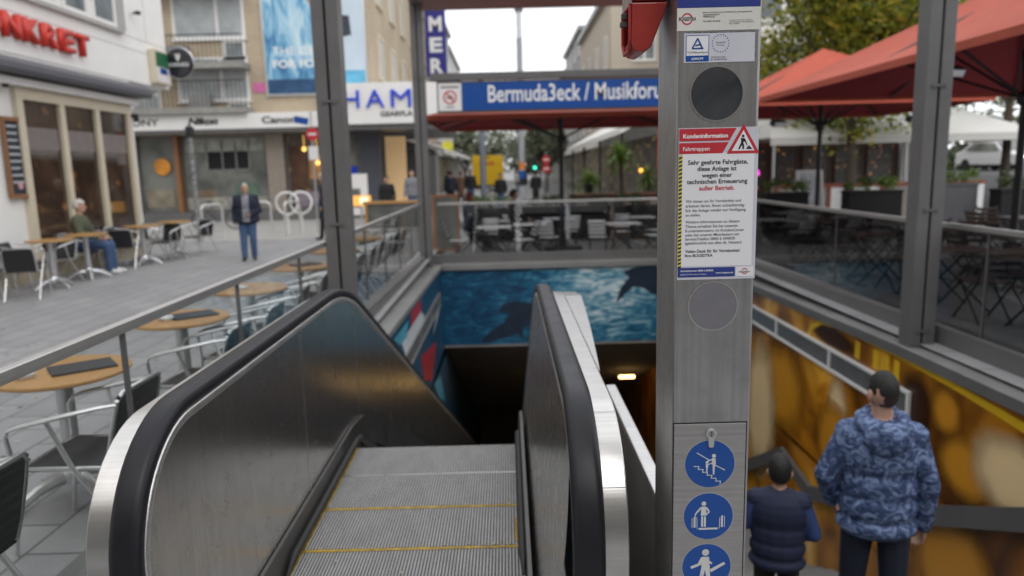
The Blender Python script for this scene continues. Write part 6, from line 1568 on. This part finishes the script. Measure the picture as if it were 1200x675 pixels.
# bike hoops and bollards
GH = 'white tubular bike hoops'
def hoop(label, loc, rz=0):
    t = thing('bike_hoop', label, 'bike stand', loc, rz, GH)
    b = MB(); b.tube([(-.4,0,0),(-.4,0,.85)]+[(-.4+.15*(1-math.cos(a)),0,.85+.15*math.sin(a)) for a in (.4,.8,1.2,1.57)]+[(.25,0,1.0)]+[(.25+.15*math.sin(a),0,.85+.15*math.cos(a)) for a in (.4,.8,1.2,1.57)]+[(.4,0,0)], .035, 10); b.build('tube', mat('hoop_steel', (.62,.62,.60), .4, .5, .08, 4), t, smooth=True)
    return t
hoop('white bike hoop left of the elderly man', (-8.35,20.6,0), 1.2); hoop('white bike hoop beside the round bicycle stand', (-6.35,21.5,0), 1.3); hoop('white bike hoop behind the elderly man', (-7.5,21.8,0), .2)
bs = thing('bicycle_stand', 'round white spiral bicycle stand in front of the shop window', 'bike stand', (-6.7,22.2,0))
for dx, dy in ((0,0),(.35,.25)):
    b = MB(); b.tube([(dx+.33*math.cos(2*PI*i/32), dy+.05*math.sin(4*PI*i/32), .92+.33*math.sin(2*PI*i/32)) for i in range(33)], .035, 8); b.build('ring', m_white, bs, smooth=True)
    b = MB(); b.tube([(dx,dy,0),(dx,dy,.58)], .03, 8); b.build('post', m_white, bs)
# parked bicycle by the shop
def bicycle(label, loc, rz):
    t = thing('bicycle', label, 'bicycle', loc, rz)
    for x in (-.52,.52):
        b = MB(); b.tube([(x+.33*math.cos(2*PI*i/30), 0, .35+.33*math.sin(2*PI*i/30)) for i in range(31)], .02, 6); w_ = b.build('wheel', m_black, t, smooth=True)
        b = MB()
        for i in range(8): b.tube([(x,0,.35),(x+.31*math.cos(PI*i/4),0,.35+.31*math.sin(PI*i/4))], .003, 4)
        b.build('spokes', m_alud, w_)
    b = MB(); b.tube([(-.52,0,.35),(-.12,0,.33),(.34,0,.80),(-.2,0,.80),(-.12,0,.33)], .018, 8); b.tube([(-.52,0,.35),(-.2,0,.80),(-.23,0,.92)], .014, 8); b.tube([(.52,0,.35),(.36,0,.85),(.32,0,1.02)], .016, 8); b.build('frame', mat('bike_paint', (.05,.06,.10), .4), t)
    b = MB(); b.ell((-.25,0,.95), (.13,.07,.035), 12, 6); b.build('saddle', m_black, t, smooth=True)
    b = MB(); b.tube([(.22,-.26,1.05),(.32,-.1,1.04),(.32,.1,1.04),(.22,.26,1.05)], .012, 8); b.build('handlebar', m_blackm, t)
bicycle('dark bicycle parked by the shop window left of the stone pillar', (-9.7,24.5,0), .3)
# wooden counter stand near the far left post
wc = thing('wooden_counter', 'wooden standing counter with dark front left of the far post', 'counter', (-3.35,21.9,0))
b = MB(); b.box(-.95,.95,-.3,.3,.86,.93); b.build('countertop', m_wood, wc); b = MB(); b.box(-.9,.9,-.24,.24,.14,.859); b.build('front', m_paned, wc)
for x in (-.9,.82):
    b = MB(); b.box(x,x+.08,-.29,-.245,0,.859); b.build('leg', m_wood, wc)
ls = thing('menu_light_box', 'small lit orange and white menu box left of the wooden counter', 'sign', (-4.65,23.2,.75))
b = MB(); b.box(-.3,.3,-.1,.1,0,.32); b.build('case', emit('menu_glow', (1,.5,.12), .55), ls); b = MB(); b.box(-.02,.24,-.11,-.1005,.06,.27); b.build('white_field', emit('menu_white', (1,.85,.6), .8), ls); b = MB(); b.box(-.03,.03,-.03,.03,-.75,-.002); b.build('post', m_alud, ls)
pc = thing('poster_case', 'white framed poster stand with dark print by the shop corner', 'poster stand', (-5.25,25.2,0))
b = MB(); b.box(-.45,.45,-.03,.03,.35,1.75); b.box(-.4,-.34,-.03,.03,0,.349); b.box(.34,.4,-.03,.03,0,.349); b.build('frame', m_white, pc); b = MB(); b.box(-.36,.2,-.036,-.0305,.6,1.25); b.build('print', m_paned, pc)
# yellow parcel truck
yt = thing('box_truck', 'yellow box truck seen from behind with small red lettering', 'truck', (-1.75,68,-.2))
m_ty = mat('truck_yellow', (.72,.44,.0), .45, 0, .05, 1)
b = MB(); b.box(-1.42,1.42,0,4.6,.55,3.25); b.build('cargo_box', m_ty, yt, bevel=.03)
b = MB(); b.box(-1.05,1.05,4.601,6.4,.6,2.5); b.build('cab', m_ty, yt, bevel=.08)
b = MB(); b.box(-1.2,1.2,-.08,-.001,.42,.56); b.build('bumper', m_blackm, yt)
for x in (-1.05,1.05):
    for y in (.9, 5.5):
        b = MB(); b.lathe([(0,-.12),(.38,-.12),(.4,-.05),(.4,.05),(.38,.12),(0,.12)], 24); b.v = [(z, yy, xx) for xx, yy, z in b.v]; b.v = [(x+xx, y+yy, .4+zz) for xx, yy, zz in b.v]; b.build('wheel', m_black, yt, smooth=True)
    b = MB(); b.box(x*1.15-.09,x*1.15+.09,-.012,-.002,.6,.9); b.build('tail_light', m_red, yt)
text('lettering', 'DHL', (-.62,-.01,2.35), m_red, yt, width=1.3, height=.32, bold=.05, shear=.3)
b = MB(); b.poly([(-.95,-.01,2.40),(-.66,-.01,2.40),(-.66,-.01,2.45),(-.95,-.01,2.45)]); b.poly([(.75,-.01,2.40),(1.05,-.01,2.40),(1.05,-.01,2.45),(.75,-.01,2.45)]); b.build('red_stripe', m_red, yt, fix=False)
b = MB(); b.box(-.15,.15,-.03,-.001,3.0,3.12); b.build('handle', m_blackm, yt)
# folded white awnings and hanging signs on the left street side
la = thing('shop_awning', 'white open awning over the shops left of the yellow truck', 'awning', (-5.2,38,-.2))
b = MB(); b.poly([(0,0,3.9),(2.0,0,3.1),(2.0,9,3.1),(0,9,3.9)]); b.poly([(2.0,0,3.1),(2.0,9,3.1),(2.0,9,2.85),(2.0,0,2.85)]); b.poly([(0,0,3.9),(2.0,0,3.1),(2.0,0,2.85),(0,0,3.6)]); b.build('canvas', m_wcanvas, la, fix=False)
b = MB(); b.tube([(0,.1,3.0),(2.0,.1,3.05)], .04, 6); b.tube([(0,8.9,3.0),(2.0,8.9,3.05)], .04, 6); b.build('arm', m_blackm, la)
la2 = copy_tree(la, (-5.3,60,-.2), 0, 'white awning farther down the left side of the street')
sgn = thing('round_shop_sign', 'yellow round shop sign hanging above the left awnings', 'sign', (-3.3,41.5,3.1))
b = MB(); b.lathe([(0,-.05),(.33,-.05),(.33,.05),(0,.05)], 24); b.v = [(x,z,y) for x,y,z in b.v]; b.build('disc', mat('sign_lime', (.65,.62,.05), .5), sgn); b = MB(); b.tube([(-1.6,0,.2),(0,0,.2)], .02, 6); b.build('bracket', m_blackm, sgn)
# parked and waiting cars on the raised road at the right
rd = MB(); rd.poly([(15.5,24,-.19),(19.5,24,1.1),(19.5,60,1.1),(15.5,60,-.19)]); rd.poly([(19.5,24,1.1),(80,24,1.1),(80,60,1.1),(19.5,60,1.1)]); rd.poly([(15.5,24,-.19),(19.5,24,1.1),(80,24,1.1),(80,24,-.19)])
struct(rd.build('road', mat('asphalt', (.07,.07,.07), .8, 0, .15, 8), fix=False))
def car(label, loc, rz, mp, group='cars waiting on the road at the right'):
    t = thing('car', label, 'car', loc, rz, group)
    sec = [(-2.1,.35),(-2.12,.62),(-2.0,.78),(-1.1,.93),(-.35,1.42),(1.1,1.46),(1.75,1.02),(2.1,.92),(2.12,.4),(2.0,.3),(-2.0,.28)]
    b = MB(); n_ = len(sec); ins = [0,0,0,.02,.16,.17,.08,.02,0,0,0]
    v = [(-.88+ins[i], y, z) for i, (y, z) in enumerate(sec)] + [(.88-ins[i], y, z) for i, (y, z) in enumerate(sec)]
    f = [tuple(range(n_)), tuple(range(2*n_-1, n_-1, -1))]+[(i,(i+1)%n_,n_+(i+1)%n_,n_+i) for i in range(n_)]
    b.add(v, f); b.build('body', mp, t, bevel=.05, smooth=True)
    b = MB(); b.poly([(-.80,-1.06,.96),(.80,-1.06,.96),(.70,-.42,1.38),(-.70,-.42,1.38)]); b.v = [(x,y-.02,z+.02) for x,y,z in b.v]; b.build('windscreen', m_paned, t, fix=False)
    for s_ in (-1,1):
        b = MB(); b.poly([(s_*.885,-.85,.95),(s_*.885,1.45,1.02),(s_*.735,1.0,1.38),(s_*.735,-.35,1.36)]); b.build('side_window', m_paned, t, fix=False)
        b = MB(); b.ell((s_*.66,-2.08,.66), (.17,.07,.09), 14, 8); b.build('headlight', emit('headlight_glow', (1,.98,.9), 5.), t, smooth=True)
        for y in (-1.35,1.35):
            b = MB(); b.lathe([(0,-.1),(.28,-.1),(.31,-.06),(.31,.06),(.28,.1),(0,.1)], 22); b.v = [(s_*.8+z, y+yy, .31+x) for x, yy, z in b.v]; b.build('wheel', m_black, t, smooth=True)
    b = MB(); b.box(-.45,.45,-2.14,-2.121,.42,.58); b.build('grille', m_blackm, t)
car('white car with lit headlights facing the camera at the right edge', (24.3,36,1.105), .1, mat('car_white', (.7,.7,.7), .25, 0, .03, 1, coat=.6))
car('dark car behind the white car at the right edge', (26.5,41,1.105), .1, mat('car_dark', (.05,.055,.06), .25, 0, .03, 1, coat=.6))

# clutter on the right side of the street: small parasol, plants, hanging baskets
for i, (x, y, r, h) in enumerate(((5.2,20.9,.35,.9),(2.9,23.0,.3,.5),(5.0,24.5,.5,1.3),(3.0,27,.4,1.0),(3.1,31,.45,1.2))):
    shrub(('dark green potted bush by the pillar, behind the brick wall','green bush on the terrace behind the brick wall','tall leafy potted shrub under the white restaurant awning','leafy potted shrub at the awning edge, nearer one','leafy potted shrub at the awning edge, farther one')[i], (x,y,-.2), r, h, 700, m_leafd if i % 2 == 0 else m_leafl, 70+i, .22)
rear = thing('building', 'plain brown grey building added unseen behind the viewer, to be mirrored in the steel', 'building', (0,-11,0))  # added out of view so the stainless steel has something to reflect
b = MB(); b.box(-26,26,-6,0,0,12); b.build('wall', mat('brown_render', (.17,.15,.13), .8, 0, .1, 1), rear)
Fb = Face('-x', 0)
for i in range(9):
    for z in (1.0, 4.6):
        b = MB(); b.box(-24+5.4*i, -20.6+5.4*i, .003, .05, z, z+2.3); b.build('window', m_pane, rear)

gum = MB(); k_ = random.Random(5)
for i in range(420):
    y = k_.uniform(1.5, 14); x = -k_.uniform(1.9, 7.5)
    r_ = k_.uniform(.008,.026) if i % 3 else k_.uniform(.004,.008)
    gum.poly([(x+r_*math.cos(2*PI*j/7)*k_.uniform(.7,1.1), y+r_*math.sin(2*PI*j/7)*k_.uniform(.7,1.1), .004) for j in range(7)])
g_ = gum.build('gum_spots', mat('gum_dark', (.10,.10,.10), .8, 0, .5, 3), fix=False); tag(g_, 'dark trodden gum spots scattered over the grey paving slabs', 'stains'); g_['kind'] = 'stuff'
btt = MB()
for i in range(70):
    y = k_.uniform(1.8, 9); x = -k_.uniform(1.9, 5.5); a = k_.uniform(0, PI)
    btt.obox((x,y,.009), (.035,.008,.008), (0,0,a)) if i % 2 else btt.poly([(x,y,.006),(x+.02,y+.01,.010),(x+.012,y+.03,.006),(x-.006,y+.018,.009)])
g_ = btt.build('paving_litter', mat('butt_pale', (.62,.56,.46), .8, 0, .4, 30), fix=False); tag(g_, 'cigarette butts and dry leaf bits lying on the paving by the railing', 'litter'); g_['kind'] = 'stuff'
# ------------------------------------------------------------------ camera, world, light
cam = bpy.data.cameras.new('camera'); co = bpy.data.objects.new('camera', cam); COL.objects.link(co)
cam.sensor_width = 36; cam.lens = 36*850/1200
cam.clip_start = .05; cam.clip_end = 3000
Mx = Matrix.Rotation(R(-.17), 4, 'Z') @ Matrix.Rotation(R(90-9.35), 4, 'X') @ Matrix.Rotation(R(-1.43), 4, 'Z')
co.matrix_world = Matrix.Translation((0,0,1.8)) @ Mx
cam.dof.use_dof = True; cam.dof.focus_distance = 1.68; cam.dof.aperture_fstop = 2.5; cam.dof.aperture_blades = 9
S.camera = co
w = bpy.data.worlds.new('World'); S.world = w; w.use_nodes = True
n = w.node_tree; bg = n.nodes['Background']
sk = n.nodes.new('ShaderNodeTexSky'); sk.sky_type = 'NISHITA'; sk.sun_disc = False
sk.sun_elevation = R(48); sk.sun_rotation = R(-150); sk.air_density = 1.0; sk.dust_density = 2.0; sk.ozone_density = 1.0
# overcast: the clear sky is veiled by an even layer of bright cloud
mx = n.nodes.new('ShaderNodeMix'); mx.data_type = 'RGBA'; mx.inputs[0].default_value = .82
mx.inputs[7].default_value = (10.6, 10.7, 10.9, 1)
n.links.new(sk.outputs[0], mx.inputs[6]); n.links.new(mx.outputs[2], bg.inputs[0]); bg.inputs[1].default_value = .15
sl = bpy.data.lights.new('sun', 'SUN'); so = bpy.data.objects.new('sun', sl); COL.objects.link(so)
sl.energy = .9; sl.angle = R(40); sl.color = (1, .97, .93)
so.rotation_euler = (R(42), 0, R(30)); so.location = (0,0,30)
S.view_settings.view_transform = 'Standard'; S.view_settings.look = 'None'; S.view_settings.exposure = 0
S.cycles.max_bounces = 8; S.cycles.transparent_max_bounces = 16; S.cycles.use_denoising = True
S.cycles.sample_clamp_indirect = 6
try: S.cycles.denoiser = 'OPENIMAGEDENOISE'
except Exception: pass
